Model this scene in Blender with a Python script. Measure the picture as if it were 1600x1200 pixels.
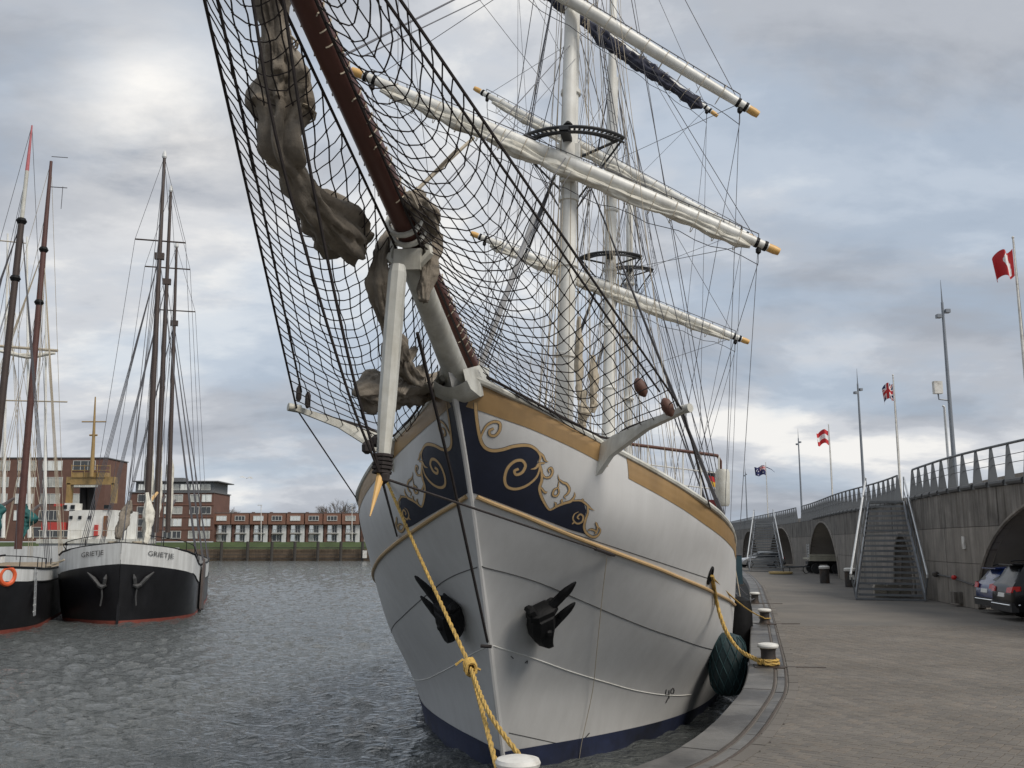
import bpy, bmesh, math, random
import numpy as np
from mathutils import Vector, Matrix, noise
from mathutils.bvhtree import BVHTree
from mathutils.geometry import delaunay_2d_cdt

R = math.radians
random.seed(7)
for o in list(bpy.data.objects):
    bpy.data.objects.remove(o)
scn = bpy.context.scene
COL = scn.collection

# ------------------------------------------------------------------ camera
FPX = 1500.0
TILT = math.atan(250 / 1500)
CAM = Vector((0, 0, 2.2))
cd = bpy.data.cameras.new('camera')
cd.sensor_width = 36
cd.lens = FPX / 1600 * 36
cd.clip_start = 0.1
cd.clip_end = 6000
cam = bpy.data.objects.new('camera', cd)
cam.location = CAM
cam.rotation_euler = (math.pi / 2 + TILT, 0, 0)
COL.objects.link(cam)
scn.camera = cam
scn.render.resolution_x, scn.render.resolution_y = 1024, 768

# ------------------------------------------------------------------ sky, sun, exposure
SUN_AZ, SUN_EL = R(128), R(46)
THIN = Vector((math.sin(R(-21)) * math.cos(R(23)), math.cos(R(-21)) * math.cos(R(23)), math.sin(R(23))))   # thin bright gap in the cloud
SUN = Vector((math.sin(SUN_AZ) * math.cos(SUN_EL), math.cos(SUN_AZ) * math.cos(SUN_EL), math.sin(SUN_EL)))
world = bpy.data.worlds.new('World')
scn.world = world
world.use_nodes = True
wt = world.node_tree
wn, wl = wt.nodes, wt.links
wn.clear()


def wnode(t, **kw):
    n = wn.new(t)
    for k, v in kw.items():
        setattr(n, k, v)
    return n


def wmath(op, a, b=None, clamp=False):
    n = wnode('ShaderNodeMath', operation=op, use_clamp=clamp)
    for i, v in enumerate((a, b)):
        if v is None:
            continue
        if isinstance(v, (int, float)):
            n.inputs[i].default_value = v
        else:
            wl.new(v, n.inputs[i])
    return n.outputs[0]


def wmix(f, a, b):
    n = wnode('ShaderNodeMix', data_type='RGBA')
    n.clamp_factor = True
    for i, v in ((0, f), (6, a), (7, b)):
        if isinstance(v, (int, float)):
            n.inputs[i].default_value = v
        elif isinstance(v, tuple):
            n.inputs[i].default_value = (*v, 1)
        else:
            wl.new(v, n.inputs[i])
    return n.outputs[2]


wout = wnode('ShaderNodeOutputWorld')
wbg = wnode('ShaderNodeBackground')
wbg.inputs[1].default_value = 0.1
sky = wnode('ShaderNodeTexSky', sky_type='NISHITA')
sky.sun_disc = False
sky.sun_elevation = SUN_EL
sky.sun_rotation = SUN_AZ
sky.air_density = 1.2
sky.dust_density = 1.5
tc = wnode('ShaderNodeTexCoord')
sx = wnode('ShaderNodeSeparateXYZ')
wl.new(tc.outputs['Generated'], sx.inputs[0])
zc = wmath('MAXIMUM', sx.outputs[2], 0.0)
den = wmath('ADD', zc, 0.30)
cx = wnode('ShaderNodeCombineXYZ')
wl.new(wmath('DIVIDE', sx.outputs[0], den), cx.inputs[0])
wl.new(wmath('DIVIDE', sx.outputs[1], den), cx.inputs[1])


def wnoise(scale, detail, rough, off, dist=0.0):
    m = wnode('ShaderNodeMapping')
    m.inputs['Location'].default_value = off
    m.inputs['Scale'].default_value = (1.0, 1.35, 1.0)
    wl.new(cx.outputs[0], m.inputs[0])
    n = wnode('ShaderNodeTexNoise')
    n.inputs['Scale'].default_value = scale
    n.inputs['Detail'].default_value = detail
    n.inputs['Roughness'].default_value = rough
    n.inputs['Distortion'].default_value = dist
    wl.new(m.outputs[0], n.inputs['Vector'])
    return n.outputs[0]


def wramp(f, pts):
    n = wnode('ShaderNodeValToRGB')
    n.color_ramp.interpolation = 'EASE'
    e = n.color_ramp.elements
    while len(e) < len(pts):
        e.new(0.5)
    for el, (p, c) in zip(e, pts):
        el.position = p
        el.color = (*c, 1)
    wl.new(f, n.inputs[0])
    return n.outputs[0]


n1 = wnoise(1.15, 9, 0.56, (3.1, 1.7, 0), 0.25)
n2 = wnoise(2.1, 8, 0.58, (8.3, 5.2, 0), 0.3)
shade = wmath('ADD', wmath('MULTIPLY', n1, 0.62), wmath('MULTIPLY', n2, 0.38))
cloud = wramp(shade, [(0.40, (3.25, 3.5, 3.95)), (0.47, (4.1, 4.35, 4.8)), (0.53, (5.4, 5.6, 5.95)), (0.60, (7.8, 7.7, 7.5))])
blue = wmix(0.86, sky.outputs[0], (3.5, 4.6, 6.0))
n3 = wnoise(1.4, 7, 0.55, (21.3, 14.2, 0), 0.2)
cover = wramp(n3, [(0.40, (0, 0, 0)), (0.56, (1, 1, 1))])
covf = wmath('ADD', wmath('MULTIPLY', cover, 0.46), 0.54)
base = wmix(covf, blue, cloud)
dotn = wnode('ShaderNodeVectorMath', operation='DOT_PRODUCT')
nrm = wnode('ShaderNodeVectorMath', operation='NORMALIZE')
wl.new(tc.outputs['Generated'], nrm.inputs[0])
wl.new(nrm.outputs[0], dotn.inputs[0])
dotn.inputs[1].default_value = THIN
dpos = wmath('MAXIMUM', dotn.outputs['Value'], 0.0)
glow = wmath('MULTIPLY', wmath('POWER', dpos, 330.0), wmath('MULTIPLY', wmath('SUBTRACT', n2, 0.30, True), 4.2))
glow2 = wmath('MULTIPLY', wmath('POWER', dpos, 20.0), 0.02)
base = wmix(wmath('ADD', glow, glow2, True), base, (9.9, 9.5, 8.9))
wl.new(base, wbg.inputs[0])
wl.new(wbg.outputs[0], wout.inputs[0])

sd = bpy.data.lights.new('sun', 'SUN')
sd.energy = 2.4
sd.angle = R(24)
sd.color = (1.0, 0.93, 0.84)
sun = bpy.data.objects.new('sun', sd)
sun.rotation_euler = (-SUN).to_track_quat('-Z', 'Y').to_euler()
sun.location = (0, 0, 60)
COL.objects.link(sun)
vs = scn.view_settings
vs.view_transform = 'Standard'
vs.look = 'None'
vs.exposure = 0.22
vs.gamma = 1.0
vs.use_curve_mapping = False


# ------------------------------------------------------------------ pixel helpers (photo 1600 x 1200)
def ray(x, y):
    X, Z = (x - 800) / FPX, (600 - y) / FPX
    return Vector((X, math.cos(TILT) - math.sin(TILT) * Z, math.sin(TILT) + math.cos(TILT) * Z))


def at(x, y, Y):
    r = ray(x, y)
    return CAM + r * (Y / r.y)


def onz(x, y, z):
    r = ray(x, y)
    return CAM + r * ((z - CAM.z) / r.z)


# ------------------------------------------------------------------ materials
def mat(name, col, rough=0.6, metal=0.0, var=0.12, scale=3.0, bump=0.0, bscale=40.0, col2=None, mix=(0.45, 0.7), stretch=(1, 1, 1),
        streak=0.0, spec=0.5, coat=0.0):
    m = bpy.data.materials.new(name)
    m.use_nodes = True
    nt = m.node_tree
    N, L = nt.nodes, nt.links
    b = N['Principled BSDF']
    b.inputs['Roughness'].default_value = rough
    b.inputs['Metallic'].default_value = metal
    b.inputs['Specular IOR Level'].default_value = spec
    if coat:
        b.inputs['Coat Weight'].default_value = coat
        b.inputs['Coat Roughness'].default_value = 0.08
    t = N.new('ShaderNodeTexCoord')
    mp = N.new('ShaderNodeMapping')
    mp.inputs['Scale'].default_value = stretch
    L.new(t.outputs['Object'], mp.inputs[0])

    def nz(s, d=5, r=0.6):
        n = N.new('ShaderNodeTexNoise')
        n.inputs['Scale'].default_value = s
        n.inputs['Detail'].default_value = d
        n.inputs['Roughness'].default_value = r
        L.new(mp.outputs[0], n.inputs['Vector'])
        return n.outputs[0]

    def ramp(f, a, c1, z, c2):
        r = N.new('ShaderNodeValToRGB')
        r.color_ramp.elements[0].position = a
        r.color_ramp.elements[0].color = (*c1, 1)
        r.color_ramp.elements[1].position = z
        r.color_ramp.elements[1].color = (*c2, 1)
        L.new(f, r.inputs[0])
        return r.outputs[0]

    lo = tuple(max(0, c * (1 - var)) for c in col)
    hi = tuple(min(1, c * (1 + var)) for c in col)
    out = ramp(nz(scale), 0.3, lo, 0.7, hi)
    if col2:
        mx = N.new('ShaderNodeMix')
        mx.data_type = 'RGBA'
        L.new(ramp(nz(scale * 0.43 + 0.17, 7, 0.65), mix[0], (0, 0, 0), mix[1], (1, 1, 1)), mx.inputs[0])
        L.new(out, mx.inputs[6])
        mx.inputs[7].default_value = (*col2, 1)
        out = mx.outputs[2]
    if streak:
        m2 = N.new('ShaderNodeMapping')
        m2.inputs['Scale'].default_value = (2.6, 2.6, 0.16)
        L.new(t.outputs['Object'], m2.inputs[0])
        n = N.new('ShaderNodeTexNoise')
        n.inputs['Scale'].default_value = 1.7
        n.inputs['Detail'].default_value = 7
        n.inputs['Roughness'].default_value = 0.66
        L.new(m2.outputs[0], n.inputs['Vector'])
        mx = N.new('ShaderNodeMix')
        mx.data_type = 'RGBA'
        mx.blend_type = 'MULTIPLY'
        mx.inputs[0].default_value = streak
        L.new(out, mx.inputs[6])
        L.new(ramp(n.outputs[0], 0.35, (0.25, 0.23, 0.2), 0.62, (1, 1, 1)), mx.inputs[7])
        out = mx.outputs[2]
    L.new(out, b.inputs['Base Color'])
    if bump:
        bp = N.new('ShaderNodeBump')
        bp.inputs['Strength'].default_value = bump
        bp.inputs['Distance'].default_value = 0.02
        L.new(nz(bscale, 4), bp.inputs['Height'])
        L.new(bp.outputs[0], b.inputs['Normal'])
    rr = N.new('ShaderNodeMapRange')
    rr.inputs[3].default_value = max(0.02, rough - 0.1)
    rr.inputs[4].default_value = min(1, rough + 0.12)
    L.new(nz(scale * 2.1), rr.inputs[0])
    L.new(rr.outputs[0], b.inputs['Roughness'])
    return m


M = {}
M['hull'] = mat('hull_paint', (0.54, 0.54, 0.532), 0.5, var=0.03, scale=0.8, bump=0.14, bscale=1.5, col2=(0.48, 0.475, 0.46), mix=(0.5, 0.8), streak=0.09)
M['white'] = mat('white_paint', (0.76, 0.76, 0.72), 0.4, var=0.06, scale=1.3, col2=(0.6, 0.585, 0.53), streak=0.2)
M['offwhite'] = mat('aged_white_paint', (0.62, 0.62, 0.57), 0.5, var=0.08, scale=3, bump=0.1, bscale=14, col2=(0.45, 0.43, 0.36), streak=0.35)
M['navy'] = mat('navy_paint', (0.010, 0.014, 0.030), 0.5, var=0.2, scale=2)
M['boot'] = mat('blue_boot_topping', (0.022, 0.030, 0.07), 0.55, var=0.2, scale=1.3, col2=(0.012, 0.014, 0.022))
M['ochre'] = mat('ochre_paint', (0.30, 0.190, 0.082), 0.45, var=0.07, scale=1.2, col2=(0.23, 0.150, 0.07), streak=0.15)
M['gold'] = mat('gold_paint', (0.46, 0.31, 0.15), 0.45, var=0.08, scale=6)
M['seam'] = mat('dark_seam_paint', (0.07, 0.07, 0.07), 0.6)
M['brown'] = mat('varnished_brown_spar', (0.105, 0.042, 0.032), 0.42, var=0.18, scale=3, stretch=(0.3, 1, 1), bump=0.05, bscale=20)
M['yellow_wood'] = mat('pale_spar_wood', (0.62, 0.37, 0.12), 0.45, var=0.12, scale=5)
M['black'] = mat('black_iron', (0.006, 0.006, 0.0065), 0.62, var=0.3, scale=5, bump=0.4, bscale=18, spec=0.25)
M['rope'] = mat('dark_tarred_rope', (0.028, 0.022, 0.021), 0.9, var=0.3, scale=12)
M['wire'] = mat('grey_wire', (0.09, 0.09, 0.10), 0.6, var=0.1)
M['hemp'] = mat('pale_hemp_rope', (0.40, 0.35, 0.27), 0.9, var=0.15, scale=9)
M['yrope'] = mat('yellow_mooring_rope', (0.52, 0.34, 0.09), 0.9, var=0.25, scale=22, bump=0.5, bscale=70, col2=(0.30, 0.20, 0.07))
M['canvas'] = mat('grey_brown_canvas', (0.215, 0.185, 0.147), 0.9, var=0.18, scale=5, bump=0.9, bscale=11, col2=(0.13, 0.113, 0.092))
M['sail'] = mat('white_sailcloth', (0.62, 0.60, 0.53), 0.9, var=0.1, scale=4, bump=0.3, bscale=12, col2=(0.44, 0.42, 0.36))
M['darksail'] = mat('navy_sail_cover', (0.03, 0.032, 0.05), 0.9, var=0.25, scale=4, bump=0.3, bscale=12)
M['block'] = mat('brown_block_wood', (0.10, 0.045, 0.03), 0.6, var=0.2)


# ------------------------------------------------------------------ mesh builder
class MB:
    def __init__(s):
        s.v, s.f, s.mi = [], [], []

    def face(s, idx, mi=0):
        s.f.append(tuple(idx))
        s.mi.append(mi)

    def add(s, pts, faces, mi=0):
        o = len(s.v)
        s.v += [Vector(p) for p in pts]
        for f in faces:
            s.face([o + i for i in f], mi)
        return s

    def box(s, c, h, mi=0, rz=0.0, taper=1.0, m=None):
        pts = []
        for z in (-1, 1):
            t = taper if z > 0 else 1
            for x, y in ((-1, -1), (1, -1), (1, 1), (-1, 1)):
                p = Vector((x * h[0] * t, y * h[1] * t, z * h[2]))
                if rz:
                    p = Matrix.Rotation(rz, 3, 'Z') @ p
                if m:
                    p = m @ p
                pts.append(p + Vector(c))
        return s.add(pts, [(3, 2, 1, 0), (4, 5, 6, 7), (0, 1, 5, 4), (1, 2, 6, 5), (2, 3, 7, 6), (3, 0, 4, 7)], mi)

    def tube(s, path, r, n=6, caps=True, mi=0):
        path = [Vector(p) for p in path]
        k = len(path)
        rr = r if isinstance(r, (list, tuple)) else [r] * k
        d0 = (path[1] - path[0]).normalized()
        up = Vector((0, 0, 1)) if abs(d0.z) < 0.9 else Vector((1, 0, 0))
        u = d0.cross(up).normalized()
        o = len(s.v)
        for i in range(k):
            d = (path[min(i + 1, k - 1)] - path[max(i - 1, 0)])
            if d.length < 1e-9:
                d = d0
            d.normalize()
            u = u - d * u.dot(d)
            u = u.normalized() if u.length > 1e-6 else d.orthogonal().normalized()
            w = d.cross(u)
            for j in range(n):
                a = 2 * math.pi * j / n
                s.v.append(path[i] + (u * math.cos(a) + w * math.sin(a)) * rr[i])
        for i in range(k - 1):
            for j in range(n):
                j2 = (j + 1) % n
                s.face((o + i * n + j, o + i * n + j2, o + (i + 1) * n + j2, o + (i + 1) * n + j), mi)
        if caps:
            s.face([o + j for j in range(n)][::-1], mi)
            s.face([o + (k - 1) * n + j for j in range(n)], mi)
        return s

    def lathe(s, c, prof, n=16, mi=0, m=None):
        o = len(s.v)
        for r, z in prof:
            for j in range(n):
                a = 2 * math.pi * j / n
                p = Vector((r * math.cos(a), r * math.sin(a), z))
                if m:
                    p = m @ p
                s.v.append(p + Vector(c))
        for i in range(len(prof) - 1):
            for j in range(n):
                j2 = (j + 1) % n
                s.face((o + i * n + j, o + i * n + j2, o + (i + 1) * n + j2, o + (i + 1) * n + j), mi)
        s.face([o + j for j in range(n)][::-1], mi)
        s.face([o + (len(prof) - 1) * n + j for j in range(n)], mi)
        return s

    def grid(s, rows, mi=0, close=False):
        o = len(s.v)
        w = len(rows[0])
        for r in rows:
            s.v += [Vector(p) for p in r]
        for i in range(len(rows) - 1):
            for j in range(w if close else w - 1):
                j2 = (j + 1) % w
                m_ = mi(i, j) if callable(mi) else mi
                s.face((o + i * w + j, o + i * w + j2, o + (i + 1) * w + j2, o + (i + 1) * w + j), m_)
        return s

    def prism(s, poly, d, mi=0):
        """closed polygon (3-D points) extruded along d"""
        n = len(poly)
        d = Vector(d)
        o = len(s.v)
        s.v += [Vector(p) for p in poly] + [Vector(p) + d for p in poly]
        s.face([o + i for i in range(n)][::-1], mi)
        s.face([o + n + i for i in range(n)], mi)
        for i in range(n):
            j = (i + 1) % n
            s.face((o + i, o + j, o + n + j, o + n + i), mi)
        return s

    def build(s, name, mats, parent=None, smooth=False, fixn=True, sharp=40):
        me = bpy.data.meshes.new(name)
        me.from_pydata([tuple(v) for v in s.v], [], s.f)
        mats = mats if isinstance(mats, (list, tuple)) else [mats]
        for m in mats:
            me.materials.append(M[m] if isinstance(m, str) else m)
        if len(mats) > 1:
            me.polygons.foreach_set('material_index', s.mi)
        if fixn:
            bm = bmesh.new()
            bm.from_mesh(me)
            bmesh.ops.recalc_face_normals(bm, faces=bm.faces)
            bm.to_mesh(me)
            bm.free()
        if smooth:
            me.polygons.foreach_set('use_smooth', [True] * len(me.polygons))
            try:
                me.set_sharp_from_angle(angle=R(sharp))
            except Exception:
                pass
        ob = bpy.data.objects.new(name, me)
        COL.objects.link(ob)
        if parent is not None:
            ob.parent = parent
        return ob


def tag(o, label, cat, group=None):
    o['label'] = label
    o['category'] = cat
    if group:
        o['group'] = group
    return o


def kind(o, k):
    o['kind'] = k
    return o


def empty(name, loc=(0, 0, 0), rz=0.0):
    e = bpy.data.objects.new(name, None)
    e.empty_display_size = 0.3
    e.location = loc
    e.rotation_euler = (0, 0, rz)
    COL.objects.link(e)
    return e


def copy_tree(o, parent=None):
    c = o.copy()
    COL.objects.link(c)
    if parent is not None:
        c.parent = parent
    for ch in list(o.children):
        copy_tree(ch, c)
    return c


def crom(pts, n):
    """Catmull-Rom resample of a list of vectors or tuples"""
    P = [Vector(p) for p in pts]
    if len(P) < 3:
        return [P[0].lerp(P[-1], i / n) for i in range(n + 1)]
    P = [P[0] * 2 - P[1]] + P + [P[-1] * 2 - P[-2]]
    out = []
    segs = len(P) - 3
    for i in range(n + 1):
        t = i / n * segs
        k = min(int(t), segs - 1)
        t -= k
        a, b, c, d = P[k:k + 4]
        out.append(0.5 * ((2 * b) + (c - a) * t + (2 * a - 5 * b + 4 * c - d) * t * t + (3 * b - a - 3 * c + d) * t ** 3))
    return out


def sag(a, b, d, n=10):
    a, b = Vector(a), Vector(b)
    return [a.lerp(b, i / n) - Vector((0, 0, d * 4 * (i / n) * (1 - i / n))) for i in range(n + 1)]

# ------------------------------------------------------------------ water and quay
WZ = -1.8


def water_mat():
    m = bpy.data.materials.new('harbour_water')
    m.use_nodes = True
    N, L = m.node_tree.nodes, m.node_tree.links
    b = N['Principled BSDF']
    b.inputs['Base Color'].default_value = (0.085, 0.092, 0.09, 1)
    b.inputs['Roughness'].default_value = 0.06
    b.inputs['IOR'].default_value = 1.33
    t = N.new('ShaderNodeTexCoord')
    prev = None
    for sc, st, dist, stretch in ((2.4, 0.55, 0.14, (1, 1.8, 1)), (5.5, 1.0, 0.08, (1, 1.5, 1))):
        mp = N.new('ShaderNodeMapping')
        mp.inputs['Scale'].default_value = stretch
        mp.inputs['Rotation'].default_value = (0, 0, 0.3)
        L.new(t.outputs['Object'], mp.inputs[0])
        n = N.new('ShaderNodeTexNoise')
        n.inputs['Scale'].default_value = sc
        n.inputs['Detail'].default_value = 4
        n.inputs['Distortion'].default_value = 0.15
        L.new(mp.outputs[0], n.inputs['Vector'])
        bp = N.new('ShaderNodeBump')
        bp.inputs['Strength'].default_value = st
        bp.inputs['Distance'].default_value = dist * 1.5
        L.new(n.outputs[0], bp.inputs['Height'])
        if prev:
            L.new(prev, bp.inputs['Normal'])
        prev = bp.outputs[0]
    L.new(prev, b.inputs['Normal'])
    return m


M['water'] = water_mat()
mb = MB()
mb.add([(-2500, -60, WZ - 0.10), (2500, -60, WZ - 0.10), (2500, 3500, WZ - 0.10), (-2500, 3500, WZ - 0.10)], [(0, 1, 2, 3)])
wat = kind(mb.build('water', 'water'), 'structure')
# rippled surface: sum of short wave trains, denser towards the quay
rs = np.random.RandomState(4)
ny, nx = 620, 520
yy = 10.0 * (250 / 10.0) ** (np.linspace(0, 1, ny))
uu_ = np.linspace(-0.72, 0.34, nx)
Yg = np.repeat(yy[:, None], nx, 1)
Xg = Yg * uu_[None, :]
Zg = np.zeros_like(Xg)
WX, WY = Xg.copy(), Yg.copy()
for k in range(60):
    lam = 0.26 * (1.7 / 0.26) ** rs.rand()
    th = 0.9 + rs.normal(0, 0.75)
    ph = rs.rand() * 6.283
    amp = 0.0070 * lam ** 1.0
    kx, ky = 6.283 / lam * np.cos(th), 6.283 / lam * np.sin(th)
    env = 0.65 + 0.5 * np.sin(0.11 * k + 0.13 * Xg * np.cos(k) + 0.17 * Yg * np.sin(k))
    fade = np.clip(lam / (Yg * 0.012), 0, 1)
    Zg += amp * env * fade * np.sin(kx * Xg + ky * Yg + ph)
Zg = Zg + 0.25 * np.abs(Zg)
co = np.stack([Xg, Yg, Zg + WZ], -1).reshape(-1, 3)
idx = np.arange(ny * nx).reshape(ny, nx)
fc_ = np.stack([idx[:-1, :-1], idx[:-1, 1:], idx[1:, 1:], idx[1:, :-1]], -1).reshape(-1, 4)
me = bpy.data.meshes.new('water_ripples')
me.vertices.add(ny * nx)
me.vertices.foreach_set('co', co.ravel())
me.loops.add(len(fc_) * 4)
me.loops.foreach_set('vertex_index', fc_.ravel())
me.polygons.add(len(fc_))
me.polygons.foreach_set('loop_start', np.arange(0, len(fc_) * 4, 4))
me.polygons.foreach_set('use_smooth', np.ones(len(fc_), bool))
me.update(calc_edges=True)
me.materials.append(M['water'])
wr = bpy.data.objects.new('water_ripples', me)
COL.objects.link(wr)
wr.parent = wat

M['paving'] = mat('worn_brick_paving', (0.138, 0.124, 0.106), 0.85, var=0.16, scale=0.5, bump=0.3, bscale=18, col2=(0.10, 0.095, 0.086))
for i, c in enumerate(((0.150, 0.134, 0.114), (0.138, 0.124, 0.107), (0.157, 0.136, 0.113), (0.126, 0.114, 0.100))):
    M['paver%d' % i] = mat('paver_%d' % i, c, 0.82, var=0.18, scale=0.55, bump=0.25, bscale=45, col2=(c[0] * 0.76, c[1] * 0.75, c[2] * 0.73), mix=(0.44, 0.68))
M['cope'] = mat('wet_coping_concrete', (0.135, 0.128, 0.116), 0.5, var=0.25, scale=1.2, bump=0.3, bscale=20, col2=(0.055, 0.052, 0.048), mix=(0.42, 0.56))
M['quayside'] = mat('dark_quay_face', (0.07, 0.066, 0.06), 0.8, var=0.25, scale=1.5, bump=0.4, bscale=6, streak=0.5)
M['rail'] = mat('rusty_rail_steel', (0.07, 0.055, 0.045), 0.6, var=0.25, scale=6)

EDGE = [(-60, 2.0), (-25, 4.6), (-8, 7.4), (-2.5, 8.6), (0, 9.25), (1.15, 10.06), (2.05, 11.49), (3.03, 13.93), (3.88, 16.52), (5.53, 22.98),
        (9.22, 38.05), (14.8, 62.03), (22, 98), (32, 150), (55, 270)]
edge = crom([(x, y, 0) for x, y in EDGE], 420)


def offs(path, d):
    out = []
    for i, p in enumerate(path):
        t = (path[min(i + 1, len(path) - 1)] - path[max(i - 1, 0)]).normalized()
        out.append(p + Vector((t.y, -t.x, 0)) * d)
    return out


mb = MB()
QZ = -0.014
poly = [Vector((p.x, p.y, QZ)) for p in offs(edge, 0.05)] + [Vector((420, 270, QZ)), Vector((420, -60, QZ)), Vector((-60, -60, QZ))]
mb.add(poly, [list(range(len(poly)))])
ground = kind(mb.build('quay', 'paving', fixn=False), 'structure')
mb = MB()
mb.grid([[Vector((p.x, p.y, 0.0 - 0.16)) for p in offs(edge, 0.06)], [Vector((p.x, p.y, -4)) for p in offs(edge, 0.06)]])
mb.build('quay_face', 'quayside', ground)

# arc-length table of the edge
cum = [0.0]
for i in range(1, len(edge)):
    cum.append(cum[-1] + (edge[i] - edge[i - 1]).length)


def edge_at(l, d, z=0.0):
    i = int(np.searchsorted(cum, l)) - 1
    i = max(0, min(i, len(edge) - 2))
    t = (l - cum[i]) / (cum[i + 1] - cum[i])
    p = edge[i].lerp(edge[i + 1], t)
    q = (edge[i + 1] - edge[i]).normalized()
    return Vector((p.x + q.y * d, p.y - q.x * d, z))


l0 = cum[min(range(len(edge)), key=lambda i: abs(edge[i].x + 8))]
rng = random.Random(3)
for name, d0, d1, step, zt, zb, m_, n_ in (('coping_stone', 0.0, 0.44, 1.55, 0.004, -0.32, 'cope', 75), ('gutter_stone', 0.485, 0.62, 0.85, -0.002, -0.1, 'cope', 90), ('border_sett', 0.665, 0.83, 0.42, 0.005, -0.1, 'paver1', 130)):
    l = l0
    for k in range(n_):
        ln = step
        a, b = l + 0.008, l + ln - 0.008
        if edge_at(a, 0).y > 120:
            break
        dz = rng.uniform(-0.004, 0.003)
        mb = MB()
        rows = []
        for q in range(4):
            lq = a + (b - a) * q / 3
            rows.append([edge_at(lq, d0, zb), edge_at(lq, d0, zt + dz - 0.025), edge_at(lq, d0 + 0.025, zt + dz), edge_at(lq, d1, zt + dz), edge_at(lq, d1, zb)])
        mb.grid(rows)
        mb.face([0, 1, 2, 3, 4][::-1])
        mb.face([15, 16, 17, 18, 19])
        mb.build(name, m_, ground)
        l += ln
mb = MB()
for d in (0.463, 0.642):
    pts = [edge_at(l0 + q * 0.5, d, -0.012) for q in range(230)]
    mb.tube(pts, 0.014, 5)
mb.build('crane_rail', 'rail', ground)

# herringbone pavers
BW = 0.105
ca, sa = math.cos(R(52)), math.sin(R(52))
bricks = []
rng = random.Random(11)
inner = offs(edge, 0.70)
ix = [p.y for p in inner]


def inner_x(y):
    return float(np.interp(y, ix, [p.x for p in inner]))


for k in range(-330, 331):
    for m_ in range(-180, 181):
        for vert in (0, 1):
            gx, gy = k + 2 * m_, k - 2 * m_
            w, h = (1, 2) if vert else (2, 1)
            if vert:
                gy += 1
            cx_, cy_ = (gx + w / 2) * BW, (gy + h / 2) * BW
            X, Y = ca * cx_ - sa * cy_ + 6, sa * cx_ + ca * cy_ + 18
            if 9.2 < Y < 27 and X < 0.56 * Y + 0.6 and X > inner_x(Y) + 0.06:
                bricks.append((X, Y, vert))
bricks.sort(key=lambda b: b[1])


def brick_pts(vert, z):
    w, h = (BW, 2 * BW) if vert else (2 * BW, BW)
    w, h = w / 2 - 0.0035, h / 2 - 0.0035
    out = []
    for (i, zz) in ((1.0, -0.02), (1.0, z - 0.006), (0.93, z)):
        for x, y in ((-1, -1), (1, -1), (1, 1), (-1, 1)):
            px, py = x * (w - (1 - i) * 0.07), y * (h - (1 - i) * 0.07)
            out.append(Vector((ca * px - sa * py, sa * px + ca * py, zz)))
    return out


BF = [(0, 1, 5, 4), (1, 2, 6, 5), (2, 3, 7, 6), (3, 0, 4, 7), (4, 5, 9, 8), (5, 6, 10, 9), (6, 7, 11, 10), (7, 4, 8, 11), (8, 9, 10, 11)]
proto = {}
for v in (0, 1):
    for q in range(4):
        b_ = MB().add(brick_pts(v, 0.0), BF)
        me = bpy.data.meshes.new('paver')
        me.from_pydata([tuple(p) for p in b_.v], [], b_.f)
        me.materials.append(M['paver%d' % q])
        proto[(v, q)] = me
for X, Y, v in bricks[:300]:
    o = bpy.data.objects.new('paver', proto[(v, rng.choice((0, 0, 1, 1, 2, 3)))])
    o.location = (X, Y, rng.uniform(-0.002, 0.002))
    o.rotation_euler = (rng.gauss(0, 0.008), rng.gauss(0, 0.008), 0)
    o.parent = ground
    COL.objects.link(o)
mb = MB()
for X, Y, v in bricks[300:]:
    z = rng.uniform(-0.002, 0.002)
    mb.add([p + Vector((X, Y, z)) for p in brick_pts(v, 0.0)], BF, rng.choice((0, 0, 1, 1, 2, 3)))
kind(mb.build('pavers', ['paver0', 'paver1', 'paver2', 'paver3'], ground, fixn=False), 'stuff')

# ------------------------------------------------------------------ the white barque: ship frame (s aft, p port, z up)
AX = R(11.087)
A_ = Vector((math.sin(AX), math.cos(AX), 0))
P0 = Vector((math.cos(AX), -math.sin(AX), 0))
HEEL = R(1.7)
PP = P0 * math.cos(HEEL) - Vector((0, 0, 1)) * math.sin(HEEL)
UP = Vector((0, 0, 1)) * math.cos(HEEL) + P0 * math.sin(HEEL)
SO = P0 * -3.58 + Vector((0, 0, WZ)) + A_ * 17.6
SM = Matrix((( -A_.x, PP.x, UP.x, SO.x), (-A_.y, PP.y, UP.y, SO.y), (-A_.z, PP.z, UP.z, SO.z), (0, 0, 0, 1)))
SMI = SM.inverted()
ship = bpy.data.objects.new('tall_ship', None)
COL.objects.link(ship)
ship.matrix_world = SM
tag(ship, 'white three-masted square-rigged sailing ship with navy and gold scrollwork bow moored along the quay', 'sailing ship')


def S(s, p, z):
    return Vector((17.6 - s, p, z - WZ))


def pix_plane(x, y, p=0.0):
    """ship-local point where the pixel's ray meets the plane p = const"""
    o = SMI @ CAM
    d = SMI.to_3x3() @ ray(x, y)
    k = (p - o.y) / d.y
    return o + d * k


def pix_s(x, y, s):
    o = SMI @ CAM
    d = SMI.to_3x3() @ ray(x, y)
    k = (17.6 - s - o.x) / d.x
    return o + d * k


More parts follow.
